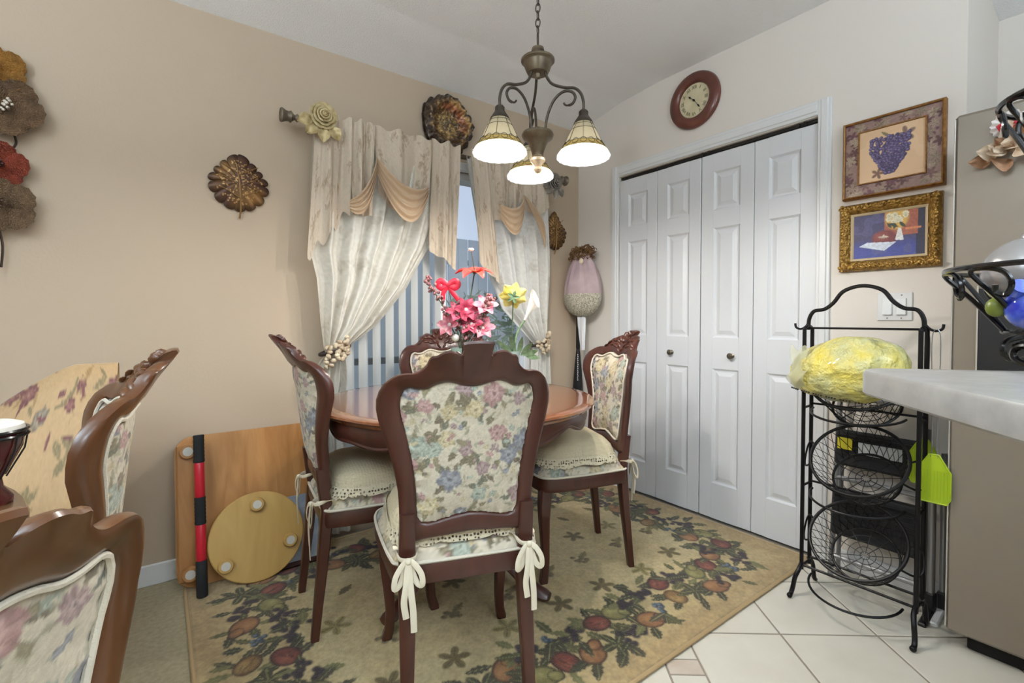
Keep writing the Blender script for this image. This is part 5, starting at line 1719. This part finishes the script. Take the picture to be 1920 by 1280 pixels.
# ================================================================== FLOWER ARRANGEMENT
M_vase = clearmat('clear_vase_glass', .45, (200, 220, 216), .03)
M_green = mat('silk_leaf_green', (66, 92, 62), .6, var=(96, 124, 84), vscale=30)
M_greenp = mat('pale_green_leaf', (92, 118, 82), .6, var=(132, 156, 118), vscale=60)
M_stemg = mat('green_stem', (70, 84, 60), .6)
M_pink = transl(mat('magenta_lily_petal', (150, 20, 56), .55, var=(206, 92, 118), vscale=34), .15, (190, 60, 96))
M_pink2 = transl(mat('light_pink_lily_petal', (188, 60, 96), .55, var=(232, 176, 180), vscale=40), .15, (220, 120, 140))
M_red = transl(mat('coral_red_petal', (178, 30, 34), .5, var=(214, 96, 84), vscale=22), .15, (200, 60, 50))
M_yel = transl(mat('yellow_petal', (226, 208, 84), .55, var=(240, 232, 160), vscale=20), .25, (240, 225, 110))
M_white = transl(mat('white_calla', (240, 236, 228), .4), .25, (245, 240, 230))
M_berry = mat('burgundy_berry', (108, 44, 58), .4, var=(176, 132, 128), vscale=60)
M_rbow = mat('red_satin', (200, 34, 58), .35)
FB = Vector((-1.43, -.74, .81))
fa = thing('flower_arrangement', 'glass vase of pink lilies, red flower and berries on the dining table', 'flowers', FB)
def L3(p): return Vector(p) - FB
obj('vase', G().lathe([(0, .0015), (.045, .0015), (.05, .02), (.042, .08), (.036, .13), (.045, .18), (.055, .205), (.052, .205), (.042, .18), (.033, .13), (.039, .08), (.046, .02), (0, .008)], 28), M_vase, fa)
def petal_set(parent, c, n, l, w, open_, m, axis, name='petal', curl=.4, tw=0.0):
    ax = Vector(axis).normalized(); q = ax.to_track_quat('Z', 'Y').to_matrix()
    for i in range(n):
        a = 2 * PI * i / n + tw
        M3 = q @ Matrix.Rotation(a, 3, 'Z')
        def pf(u, v):
            ww = w * math.sin(PI * (.08 + .90 * v)) ** .8 * (1 + .16 * math.sin(9 * v + 2.1 * i))
            r = l * v * math.sin(open_ + curl * v); h = l * v * math.cos(open_ + curl * v)
            return M3 @ Vector((r, (2 * u - 1) * ww, h - .30 * ww * (1 - (2 * u - 1) ** 2) + .10 * w * math.sin(7 * u + 5 * v + i))) + c
        g = G().grid(pf, 7, 8)
        obj(name, g, m, parent)
def sub(name, label=None):
    o = obj(name, G().ball((0, 0, 0), .004, 6, 4), M_stemg, fa); 
    if label: o['label'] = label
    return o
def stem(par, a, b, r=.0028, m=None, bend=(0, 0, 0)):
    a = Vector(a); b = Vector(b); mid = (a + b) / 2 + Vector(bend)
    obj('stem', G().tube(smooth_pts([tuple(a), tuple(mid), tuple(b)], 5), r, 6), m or M_stemg, par)
toC = -Fh + Vector((0, 0, .3))
def blossom(name, p, n, l, w, op, m, axis, center, label=None, curl=.4):
    o = obj(name, G().ball(tuple(L3(p)), .010, 8, 6), center, fa)
    if label: o['label'] = label
    petal_set(o, L3(p), n, l, w, op, m, axis, 'petal', curl)
    stem(o, (0, 0, .16), L3(p), .0028, None, (0, 0, .02))
    return o
blossom('red_lily', (-1.389, -.775, 1.345), 6, .085, .026, .75, M_red, Vector((0, 0, 1)) - Fh * .35 , M_goldglass, 'coral red lily at the top', .9)
stem(fa, L3((-1.389, -.775, 1.35)), L3((-1.400, -.765, 1.44)), .002, M_bronze)
obj('bud', G().ball(tuple(L3((-1.401, -.765, 1.443))), (.014, .014, .008), 8, 6), M_white, fa)
for i, (x, y, z) in enumerate(((-1.480, -.716, 1.115), (-1.405, -.775, 1.118), (-1.352, -.805, 1.195), (-1.425, -.76, 1.18), (-1.365, -.80, 1.10), (-1.455, -.745, 1.165))):
    ax = toC + Rh * (-.6 + .35 * i if i < 4 else .3) + Vector((0, 0, .2 * (i % 3)))
    blossom('pink_lily', (x, y, z), 6, .060, .019, .7, M_pink if i % 2 else M_pink2, ax, M_white, None, .6)
# berry sprays
for i, pts in enumerate(([(-1.44, -.74, 1.08), (-1.50, -.70, 1.19), (-1.535, -.665, 1.27), (-1.557, -.65, 1.325)], [(-1.39, -.77, 1.05), (-1.37, -.79, 1.13), (-1.345, -.81, 1.20), (-1.335, -.82, 1.235)], [(-1.42, -.76, 1.05), (-1.44, -.755, 1.12), (-1.46, -.74, 1.20)], [(-1.38, -.785, 1.04), (-1.385, -.79, 1.10), (-1.375, -.795, 1.15)])):
    sp = smooth_pts([tuple(L3(q)) for q in pts], 8)
    o = obj('berry_spray', G().tube([(0, 0, .14)] + sp, .0022, 5), M_stemg, fa)
    g = G(); rs = random.Random(i)
    for q in sp:
        for j in range(3 if i else 2): g.ball((q[0] + rs.uniform(-.02, .02), q[1] + rs.uniform(-.02, .02), q[2] + rs.uniform(-.012, .012)), rs.uniform(.005, .009), 7, 5)
    obj('berries', g, M_berry, o)
# red bow
bp = L3((-1.483, -.707, 1.285))
g = G()
for s in (-1, 1):
    g.tube(smooth_pts([tuple(bp), tuple(bp + Rh * s * .03 + Vector((0, 0, .022))), tuple(bp + Rh * s * .044 + Vector((0, 0, .006))), tuple(bp + Rh * s * .028 + Vector((0, 0, -.010))), tuple(bp)], 5), .013, 6, flat=.3, up=tuple(Fh))
    g.tube(smooth_pts([tuple(bp), tuple(bp + Rh * s * .02 + Vector((0, 0, -.03))), tuple(bp + Rh * (s * .034 + .012) + Vector((0, 0, -.062)))], 5), .010, 6, flat=.3, up=tuple(Fh))
o = obj('ribbon_bow', g, M_rbow, fa); o['label'] = 'red satin ribbon bow'
stem(o, bp, (0, 0, .17), .002)
# foliage at the base
rs = random.Random(8)
for i in range(18):
    a = rs.uniform(0, 6.3); q = rs.uniform(.03, .085); zz = rs.uniform(.17, .27)
    base_ = Vector((.015 * math.cos(a), .015 * math.sin(a), .17)); dv = Vector((math.cos(a), math.sin(a), rs.uniform(.2, 1.0))).normalized(); sd = dv.cross(Vector((0, 0, 1))).normalized(); ln = rs.uniform(.09, .14)
    def lf(u, v): return base_ + dv * ln * v + sd * (2 * u - 1) * .020 * math.sin(PI * (.05 + .93 * v)) + Vector((0, 0, -.05 * v * v))
    obj('leaf', G().grid(lf, 5, 8), M_green, fa)
obj('white_ball', G().ball(tuple(L3((-1.461, -.732, 1.058))), .017, 12, 8), M_white, fa)

# yellow flower and calla in their own slim vase
FB2 = Vector((-1.250, -.875, .81))
f2 = thing('flower_arrangement', 'yellow flower and white calla lily standing at the right of the pink bouquet', 'flowers', FB2)
def L4(p): return Vector(p) - FB2
obj('vase', G().lathe([(0, .0015), (.034, .0015), (.036, .02), (.026, .09), (.022, .15), (.030, .19), (.028, .19), (.020, .15), (.023, .09), (.032, .02), (0, .008)], 24), M_vase, f2)
o = obj('yellow_flower', G().ball(tuple(L4((-1.255, -.878, 1.235))), .010, 8, 6), M_green, f2)
petal_set(o, L4((-1.255, -.878, 1.235)), 7, .066, .025, .95, M_yel, Fh * .8 + Vector((0, 0, .35)) , 'petal', .3)
petal_set(o, L4((-1.255, -.878, 1.235)) - Fh * .004, 7, .048, .020, .7, M_yel, Fh * .8 + Vector((0, 0, .35)), 'petal', .4, .4)
petal_set(o, L4((-1.255, -.878, 1.235)) - Fh * .010, 5, .030, .007, 1.25, M_green, -Fh + Vector((0, 0, .1)), 'sepal', .3)
obj('stem', G().tube(smooth_pts([(0, 0, .1), tuple(L4((-1.262, -.878, 1.05))), tuple(L4((-1.255, -.878, 1.235)))], 6), .003, 6), M_stemg, o)
g = G()
cb = L4((-1.213, -.905, 1.135)); ct = L4((-1.176, -.935, 1.232)); ax = (ct - cb); axn = ax.normalized(); e1 = axn.orthogonal().normalized(); e2 = axn.cross(e1)
def cf(u, v):
    a = u * 2 * PI; r = .006 + .026 * v ** 1.7; lip = 1 + .28 * v ** 3 * math.cos(a - 1.2)
    return cb + ax * v * lip + (e1 * math.cos(a) + e2 * math.sin(a)) * r
g.grid(cf, 28, 14, cu=True); o = obj('calla_lily', g, M_white, f2)
obj('stem', G().tube(smooth_pts([(0, 0, .1), tuple(L4((-1.245, -.885, 1.06))), tuple(cb)], 6), .0045, 6), M_greenp, o)
for i in range(6):
    a = -.8 + i * .5
    dv = (Rh * math.sin(a) + Vector((0, 0, 1)) * math.cos(a) - Fh * .2).normalized(); sd = dv.cross(Fh).normalized(); ln = .105 - .008 * i
    def lf(u, v): return Vector((0, 0, .17)) + Rh * .01 * i + dv * ln * v + sd * (2 * u - 1) * .012 * math.sin(PI * (.05 + .93 * v)) - Fh * .03 * v * v
    obj('leaf', G().grid(lf, 5, 8), M_greenp, f2)

# ================================================================== WIRE RACK
rk = thing('wire_basket_rack', 'black iron rack with three tilted wire baskets by the closet', 'rack', (-.30, -1.875, 0))
ORK = (-.30, -1.875, 0)
YL, YR = -1.688, -2.062
def rt(name, pts, r, par=rk, n=8, sm=True): return obj(name, G().tube(smooth_pts(pts, 6) if sm else pts, r, n), M_iron, par, True, ORK)
for y, s in ((YL, 1), (YR, -1)):
    for x in (-.36, -.285): rt('post', [(x, y, .10), (x, y, 1.10)], .0075, sm=False)
    for z in (.115, .45, .775): rt('side_bar', [(-.36, y, z), (-.285, y, z)], .005, sm=False)
    rt('front_foot', [(-.355, y, .125), (-.385, y, .105), (-.405, y + s * .006, .075), (-.412, y + s * .010, .04), (-.422, y + s * .012, .018), (-.435, y + s * .012, .009)], .0085)
    obj('foot_ball', G().ball((-.438, y + s * .012, .0105), .0105, 10, 8), M_iron, rk, True, ORK)
    rt('rear_foot', [(-.290, y, .125), (-.262, y, .105), (-.245, y, .075), (-.238, y, .04), (-.230, y, .018), (-.218, y, .009)], .0085)
    rt('hook', [(-.322, y, 1.125), (-.322, y + s * .012, 1.108), (-.322, y + s * .030, 1.098), (-.322, y + s * .048, 1.105), (-.322, y + s * .052, 1.122)], .0045)
rt('arch', [(-.322, YL, 1.095), (-.322, YL - .002, 1.14), (-.322, YL - .020, 1.172), (-.322, YL - .058, 1.180), (-.322, YL - .090, 1.205), (-.322, YL - .125, 1.250), (-.322, -1.875, 1.268), (-.322, YR + .125, 1.250), (-.322, YR + .090, 1.205), (-.322, YR + .058, 1.180), (-.322, YR + .020, 1.172), (-.322, YR + .002, 1.14), (-.322, YR, 1.095)], .0075)
for y in (YL, YR): rt('post_bridge', [(-.36, y, 1.09), (-.352, y, 1.105), (-.322, y, 1.112), (-.292, y, 1.105), (-.285, y, 1.09)], .006)
rt('cross_bar', [(-.322, YL, 1.103), (-.322, YR, 1.103)], .0045, sm=False)
for z in (.785, .455): 
    rt('cross_bar', [(-.285, YL, z), (-.285, YR, z)], .0045, sm=False)
for z in (.118,):
    rt('cross_bar', [(-.36, YL, z), (-.36, YR, z)], .005, sm=False); rt('cross_bar', [(-.285, YL, z + .012), (-.285, YR, z + .012)], .005, sm=False)
def hoop(zc, front=True):
    pts = []
    for t_ in np.linspace(0, PI, 22): pts.append((-.36 - .145 * math.sin(t_), -1.875 + .150 * math.cos(t_), zc - .02 * math.sin(t_)))
    rt('front_hoop', pts, .0045, sm=False)
hoop(.78); hoop(.45); hoop(.095)
def basket(zc, tilt, label):
    """wire basket hung between the posts, mouth tipped to the room"""
    M_ = Matrix.Translation((-.345, -1.875, zc)) @ Matrix.Rotation(R(-tilt), 4, 'Y')
    b = obj('basket', G().tube([(.158 * math.cos(a), .158 * math.sin(a), 0) for a in np.linspace(0, 2 * PI, 48, endpoint=False)], .0062, 8, closed=True).xf(M_), M_iron, rk, True, ORK)
    b['label'] = label
    H = .135; r0, r1 = .158, .112
    g = G()
    nst = 30
    for k in range(nst):
        a = 2 * PI * k / nst
        for tw in (-1, 1):
            pts = []
            for t_ in np.linspace(0, 1, 6):
                r = r0 + (r1 - r0) * t_; q = a + tw * .34 * t_; pts.append((r * math.cos(q), r * math.sin(q), -H * t_))
            g.tube(pts, .0013, 4)
    obj('side_mesh', g.xf(M_), M_iron, b, True, ORK)
    g = G().tube([(r1 * math.cos(a), r1 * math.sin(a), -H) for a in np.linspace(0, 2 * PI, 40, endpoint=False)], .005, 8, closed=True)
    obj('base_ring', g.xf(M_), M_iron, b, True, ORK)
    g = G()
    for rr2 in (.016, .036, .058, .084): g.tube([(rr2 * math.cos(a), rr2 * math.sin(a), -H) for a in np.linspace(0, 2 * PI, 28, endpoint=False)], .0014, 4, closed=True)
    for k in range(10):
        a = 2 * PI * k / 10; g.tube([(.010 * math.cos(a), .010 * math.sin(a), -H), (r1 * math.cos(a), r1 * math.sin(a), -H)], .0016, 4)
    obj('base_spokes', g.xf(M_), M_iron, b, True, ORK)
    for s in (-1, 1):
        g = G().tube(smooth_pts([(.03, s * .157, 0), (.045, s * .178, -.008), (.03, s * .192, -.03), (-.02, s * .195, -.055), (-.05, s * .180, -.045), (-.06, s * .150, -.004)], 5), .0038, 6)
        obj('handle', g.xf(M_), M_iron, b, True, ORK)
    return b
basket(.905, 38, 'upper wire basket holding the yellow bag'); basket(.600, 46, 'middle wire basket'); basket(.290, 46, 'lowest wire basket')

# yellow plastic bag of produce in the upper basket
M_bagy = mat('translucent_yellow_plastic', (218, 198, 84), .22, var=(186, 186, 140), vscale=11, bump=(16, 1.0, .05, 6), coat=.4)
yb = thing('yellow_plastic_bag', 'yellow plastic grocery bag stuffed into the upper wire basket', 'bag', (-.385, -1.835, .90))
g = G(); rs = random.Random(5)
lobes_ = [(rs.uniform(0, 6.3), rs.uniform(.2, 2.9), rs.uniform(.2, .6)) for i in range(26)]
def bagf(u, v):
    a = u * 2 * PI; t_ = PI * (.02 + .96 * v)
    d = Vector((math.sin(t_) * math.cos(a), math.sin(t_) * math.sin(a), math.cos(t_)))
    k = 1.0
    for la, lt, lw in lobes_:
        c = Vector((math.sin(lt) * math.cos(la), math.sin(lt) * math.sin(la), math.cos(lt)))
        k += .07 * math.exp(-((d - c).length / lw) ** 2) * (1 if la > 3 else -.7)
    k += .012 * math.sin(11 * d.y + 7 * d.z) + .010 * math.sin(17 * d.x - 13 * d.z)
    return Vector((.105 * d.x * k, .178 * d.y * k, .124 * d.z * k + .042)) + Vector((0, .02 * d.y, -.03 * d.y))
g.grid(bagf, 72, 44, cu=True)
obj('bag_body', g, M_bagy, yb)
M_bagclear = clearmat('greyish_clear_plastic', .55, (206, 206, 172), .15)
g = G()
def flap(u, v):
    return Vector((-.085 - .02 * math.sin(u * 5) + .05 * v, .09 + .085 * v + .01 * math.sin(u * 9), -.035 + .16 * u + .012 * math.sin(v * 8 + u * 6)))
g.grid(flap, 16, 10); obj('loose_flap', g, M_bagclear, yb)
g = G()
for k in range(34):
    if k % 5 == 4: continue
    s = k / 33; y = .150 - .30 * s; zz = -.022 - .035 * s
    x = -.110 * math.sqrt(max(0.05, 1 - (y / .20) ** 2)) * 1.04
    g.box((x, y, zz - .012), (.003, .0055, .006))
obj('warning_print', g, M_ink, yb, False)

# fly swatters hanging from the rack hook
M_limep = transl(mat('lime_green_plastic', (176, 198, 40), .4), .3, (190, 215, 50))
M_wire = mat('silver_wire', (140, 140, 142), .3, .8)
def swatter(label, y, x, z0, ztop, seed):
    t = thing('fly_swatter', label, 'fly swatter', (x, y, z0), 0, 'lime fly swatters')
    w, h = .044, .168
    g = G()
    out = [(-w * .8, 0), (w * .8, 0), (w, .02), (w, .11), (w * .45, .155), (w * .3, h), (-w * .3, h), (-w * .45, .155), (-w, .11), (-w, .02)]
    g.tube([(0, a, b) for a, b in out], .003, 6, closed=True)
    obj('head_rim', g, M_limep, t)
    g = G()
    g.prism(out, lambda u, v, s: Vector((-.001 + .002 * s, u * .98, v)))
    obj('head', g, M_limep, t, False)
    g = G()
    for k in range(9): g.box((-.0022, -w * .8 + w * 1.6 * k / 8, .062), (.002, .0022, .10))
    obj('head_ribs', g, M_limep, t, False)
    for s in (-1, 1): obj('wire_handle', G().tube(smooth_pts([(0, s * .010, h - .01), (0, s * .006, h + .06), (0, s * .012, ztop - z0 - .06), (0, s * .004, ztop - z0)], 5), .0016, 5), M_wire, t)
    return t
swatter('lime green fly swatter hanging in front beside the refrigerator', -2.098, -.335, .50, 1.105, 1)
swatter('second lime green fly swatter hanging behind the rack post', -2.040, -.20, .52, 1.10, 2)
# broom / mop poles leaning in the gap
M_alu = mat('grey_aluminium', (158, 158, 160), .35, .7)
for i, (y, x, lab) in enumerate(((-2.052, -.125, 'grey metal pole with black clamp base, nearer of two beside the refrigerator'), (-2.078, -.085, 'slim grey metal pole leaning behind the other by the wall'))):
    t = thing('mop_handle', lab, 'pole', (x, y, 0), 0, 'poles beside the rack')
    obj('shaft', G().tube([(0, 0, .07), (.018, .004, .62)], .0125 if i == 0 else .010, 12), M_alu, t)
    obj('clamp', G().box((0, 0, .055), (.036, .030, .07), bev=.006), M_black, t, False)
    obj('foot_bar', G().box((-.05, 0, .012), (.14, .024, .022), Matrix.Rotation(R(-8), 3, 'Y'), bev=.004), M_black if i == 0 else M_plasticw, t, False)
# folded step stool behind the baskets
M_tread = mat('black_ribbed_rubber', (24, 24, 26), .6, bump=(90, .3, .002))
ss = thing('folding_step_stool', 'folded black and silver step stool behind the wire baskets', 'step stool', (-.10, -1.86, 0))
OSS = (-.10, -1.86, 0)
for y in (-1.715, -2.01):
    obj('leg', G().tube([(-.135, y, .012), (-.05, y, .80)], .011, 8), M_alu, ss, True, OSS)
    obj('leg', G().tube([(-.075, y - .008, .012), (-.035, y - .008, .70)], .009, 8), M_alu, ss, True, OSS)
for z in (.10, .44, .79): obj('cross_tube', G().tube([(-.135 + .108 * (z - .012), -1.715, z), (-.135 + .108 * (z - .012), -2.01, z)], .010, 8), M_alu, ss, True, OSS)
for z0_, z1_ in ((.20, .40), (.50, .655)):
    zc_ = (z0_ + z1_) / 2
    tr_ = obj('tread', G().box((-.150 + .108 * zc_, -1.862, zc_), (.030, .30, z1_ - z0_), Matrix.Rotation(R(6), 3, 'Y'), bev=.010), M_tread, ss, False, OSS)
    for k in range(8):
        obj('rib', G().box((-.168 + .108 * zc_, -1.862, z0_ + .02 + k * (z1_ - z0_ - .04) / 7), (.006, .28, .006)), M_tread, tr_, False, OSS)
o = obj('yellow_label', G().box((-.175 + .108 * .58, -1.755, .60), (.003, .055, .05)), mat('yellow_sticker', (206, 190, 50), .5), ss, False, OSS)
obj('grey_label', G().box((-.175 + .108 * .58, -1.88, .59), (.003, .15, .05)), mat('grey_sticker', (186, 186, 184), .5), ss, False, OSS)

# ================================================================== THINGS LEANING BY THE LEFT WALL
M_oak = wood('honey_oak_veneer', (160, 108, 58), (186, 134, 80), .4, 2.2, (9, 9, .7), .2)
M_oak2 = wood('golden_pine', (182, 142, 76), (196, 158, 92), .4, 2, (6, 6, .8), .2)
M_footpad = mat('grey_felt_pad', (206, 200, 190), .8)
def lean(x, ybot, ang): return Matrix.Translation((x, ybot, .0)) @ Matrix.Rotation(R(-ang), 4, 'X')
def foot_disc(t, M_, u, v, r, w):
    g = G().lathe([(r, 0), (r, -.016), (r * .86, -.022), (r * .5, -.022)], 24, M=Matrix.Rotation(R(-90), 4, 'X'))
    g.xf(M_ @ Matrix.Translation((u, -.0, v)))
    o = obj('foot', g, w, t)
    g = G().lathe([(0, -.024), (r * .58, -.024), (r * .60, -.014)], 20, M=Matrix.Rotation(R(-90), 4, 'X')).xf(M_ @ Matrix.Translation((u, 0, v)))
    obj('felt_pad', g, M_footpad, o)
bd = thing('lap_table', 'wooden folding tray table leaning its underside against the left wall', 'table', (-2.15, -.158, .0135))
M_ = Matrix.Rotation(R(-8.5), 4, 'X')
g = G(); oo = []
hw_, H_ = .305, .625
for cx_, cz_, a0 in ((hw_ - .07, .07, -90), (hw_ - .07, H_ - .07, 0), (-hw_ + .07, H_ - .07, 90), (-hw_ + .07, .07, 180)):
    for q in range(9):
        a = R(a0 + q * 90 / 8); oo.append((cx_ + .07 * math.cos(a), cz_ + .07 * math.sin(a)))
g.prism(oo, lambda u, v, s: Vector((u, -.011 + .022 * s, v)))
obj('board', g.xf(M_), M_oak, bd, False)
obj('leg_panel', G().box((-.258, -.020, .312), (.080, .018, .56), bev=.004).xf(M_), M_oak, bd, False)
obj('leg_panel', G().box((.258, -.020, .312), (.080, .018, .56), bev=.004).xf(M_), M_oak, bd, False)
for u in (-.258, .262):
    for v in (.065, .565): foot_disc(bd, M_ @ Matrix.Translation((0, -.029, 0)), u, v, .032, M_oak)
# red and black stick
st_ = thing('foam_grip_stick', 'red and black grip stick leaning upright on the tray table', 'stick', (-2.372, -.262, .013))
M_sr = mat('red_plastic_tube', (196, 30, 48), .35); M_sk = mat('black_foam_grip', (28, 28, 30), .8, bump=(90, .5, .003))
Ms = Matrix.Rotation(R(-8.5), 4, 'X')
for a, b, m, nm in ((0, .142, M_sk, 'grip'), (.142, .285, M_sr, 'tube'), (.285, .395, M_sk, 'grip'), (.395, .535, M_sr, 'tube'), (.535, .648, M_sk, 'grip')):
    r = .0205 if nm == 'grip' else .0185
    prof = [(0, a), (r * .9, a), (r, a + .004)]
    if nm == 'grip' and a > 0:
        for q in range(6): prof += [(r, a + .01 + (b - a - .02) * q / 6), (r * .93, a + .012 + (b - a - .02) * (q + .5) / 6)]
    prof += [(r, b - .004), (r * .9, b), (0, b)]
    obj(nm, G().lathe(prof, 20).xf(Ms), m, st_)
# round board with three feet
rb_ = thing('round_board', 'round pine lazy susan board with three padded feet leaning on the tray table', 'board', (-2.165, -.275, .013))
Mr = Matrix.Rotation(R(-13), 4, 'X')
rr0 = .186
g = G().lathe([(0, 0), (rr0 - .004, 0), (rr0, .004), (rr0, .014), (rr0 - .004, .018), (0, .018)], 64, M=Matrix.Rotation(R(-90), 4, 'X')).xf(Mr @ Matrix.Translation((0, -.009, rr0)))
obj('board', g, M_oak2, rb_)
for u, v in ((.0, rr0 + .135), (.125, rr0 - .045), (-.125, rr0 - .085)): foot_disc(rb_, Mr @ Matrix.Translation((0, -.010, 0)), u, v, .030, M_oak2)
# grey sheet leaning behind
sg = thing('framed_sheet', 'grey blue glossy sheet with dark wooden edge leaning behind the round board', 'panel', (-2.02, -.235, .013))
Mg = Matrix.Rotation(R(-14), 4, 'X')
obj('sheet', G().box((0, 0, .16), (.24, .006, .30), bev=.002).xf(Mg), mat('grey_blue_film', (132, 140, 156), .2, .2, var=(166, 174, 186), vscale=18), sg, False)
obj('dark_edge', G().box((0, 0, .012), (.25, .022, .022), bev=.004).xf(Mg), mat('dark_red_wood', (62, 28, 24), .4), sg, False)
g = G()
for s in (-1, 1): g.box((s * .121, 0, .16), (.008, .010, .30), bev=.002)
obj('side_edge', g.xf(Mg), M_rod, sg, False)

# ================================================================== DRAPED CLOTH, DRUM
M_cloth = cmat('gold_floral_damask', .6, bump=(400, .4, .001), sheen=.3)
tc_ = thing('draped_tablecloth', 'gold tablecloth with burgundy floral pattern draped beside the far chair', 'tablecloth', (-2.78, -.62, .0))
OT = (-2.78, -.62, 0)
nu, nv = 120, 150
u_, v_ = np.meshgrid(np.linspace(0, 1, nu), np.linspace(0, 1, nv)); u_ = u_.ravel(); v_ = v_.ravel()
# path: up the back from the floor, over the top edge, down the sloping front to the floor
path = np.array([(0, -.30, .02), (.20, -.31, .60), (.33, -.335, .955), (.345, -.36, .985), (.36, -.40, .990), (.40, -.445, .95), (.60, -.59, .62), (.72, -.665, .43), (1.0, -.76, .015)])
yy = np.interp(v_, path[:, 0], path[:, 1]); zz = np.interp(v_, path[:, 0], path[:, 2])
front = np.clip((v_ - .40) / .6, 0, 1)
xr = -2.615 - .12 * front; xl = -2.90 - .33 * front - .10 * (v_ < .3)
xx = xl + (xr - xl) * u_
sag = np.clip(.62 - u_, 0, 1) ** 1.3 * .22 * np.exp(-((v_ - .40) / .25) ** 2)
zz = np.maximum(zz - sag * (zz > .3), .012)
yy = yy + .018 * np.sin(u_ * 11 + v_ * 3) * front + .012 * np.sin(u_ * 23) * front
# fold of the right edge
yy = yy + .10 * np.clip((u_ - .86) / .14, 0, 1) ** 2 * front
P = np.stack([xx, yy, zz], 1)
pt = Paint(u_ * .62, v_ * 1.9, (178, 146, 104))
rs = random.Random(4)
BUR = (110, 62, 60); OLV = (122, 106, 72); GRY = (120, 106, 92)
for i in range(34):
    a, b = rs.random() * .62, rs.uniform(.6, 1.9)
    k = i % 4
    if k == 0:
        pt.flower(a, b, .055, 8, rs.random() * 6, (BUR, (136, 88, 82), (78, 40, 44)), (160, 120, 96))
    elif k == 1: 
        for j in range(4): pt.leaf(a + rs.uniform(-.05, .05), b + rs.uniform(-.05, .05), .085, .018, rs.uniform(0, 6), OLV, (160, 136, 92))
    elif k == 2: pt.flower(a, b, .045, 6, rs.random() * 6, (GRY, (150, 136, 112), (92, 78, 66)), None)
    else:
        for j in range(9): pt.ell(a + .03 * math.cos(j * .9), b + j * .014 - .06, .007, .007, 0, (130, 96, 62), None, .4)
        pt.flower(a, b, .028, 5, 1, (BUR, (140, 90, 80), (86, 50, 46)))
    for j in range(3): pt.leaf(a + rs.uniform(-.08, .08), b + rs.uniform(-.08, .08), .07, .010, rs.uniform(0, 6), rs.choice([OLV, BUR, (150, 118, 74)]))
pt.grain(.16, 200, 3)
cobj('cloth', P, gridF(nu, nv), pt.c, M_cloth, tc_, OT)
# tassel fringe hanging behind the far chair
M_tassel = mat('brown_tassel', (112, 76, 50), .9, var=(84, 52, 36), vscale=60)
ts = thing('tassel_trim', 'brown tassel trim hanging from the back of the far honey brown chair', 'trim', (-2.605, -1.04, .56))
obj('braid', G().tube([(0, -.15, .04), (.004, -.05, .05), (0, .06, .05), (-.006, .16, .04)], .008, 6), M_tassel, ts)
for i in range(18): 
    y = -.14 + i * .0165
    obj('tassel', G().tube([(.004, y, .045), (.008, y + .002, -.01), (.008, y, -.075)], [.003, .006, .005], 6), M_tassel, ts)
# drum on the second table
M_drumw = mat('red_lacquer_drum', (104, 26, 28), .25, var=(74, 16, 20), vscale=10, stretch=(1, 1, .2), coat=.5)
dr = thing('goblet_drum', 'small red goblet drum with white skin at the left edge', 'drum', (-2.775, -1.235, .79))
obj('body', G().lathe([(0, 0), (.045, 0), (.046, .01), (.032, .03), (.030, .045), (.046, .075), (.060, .11), (.064, .138), (.0, .138)], 32), M_drumw, dr)
obj('skin', G().lathe([(.064, .136), (.062, .148), (.05, .153), (0, .155)], 32), mat('white_drum_skin', (226, 220, 210), .6), dr)
for z in (.138, .128): obj('hoop', G().tube([(.067 * math.cos(a), .067 * math.sin(a), z) for a in np.linspace(0, 2 * PI, 36, endpoint=False)], .0035, 6, closed=True), M_iron2, dr)
for k in range(12):
    a = 2 * PI * k / 12; obj('cord', G().tube([(.067 * math.cos(a), .067 * math.sin(a), .132), (.062 * math.cos(a), .062 * math.sin(a), .10), (.036 * math.cos(a), .036 * math.sin(a), .048)], .0016, 5), M_black, dr)
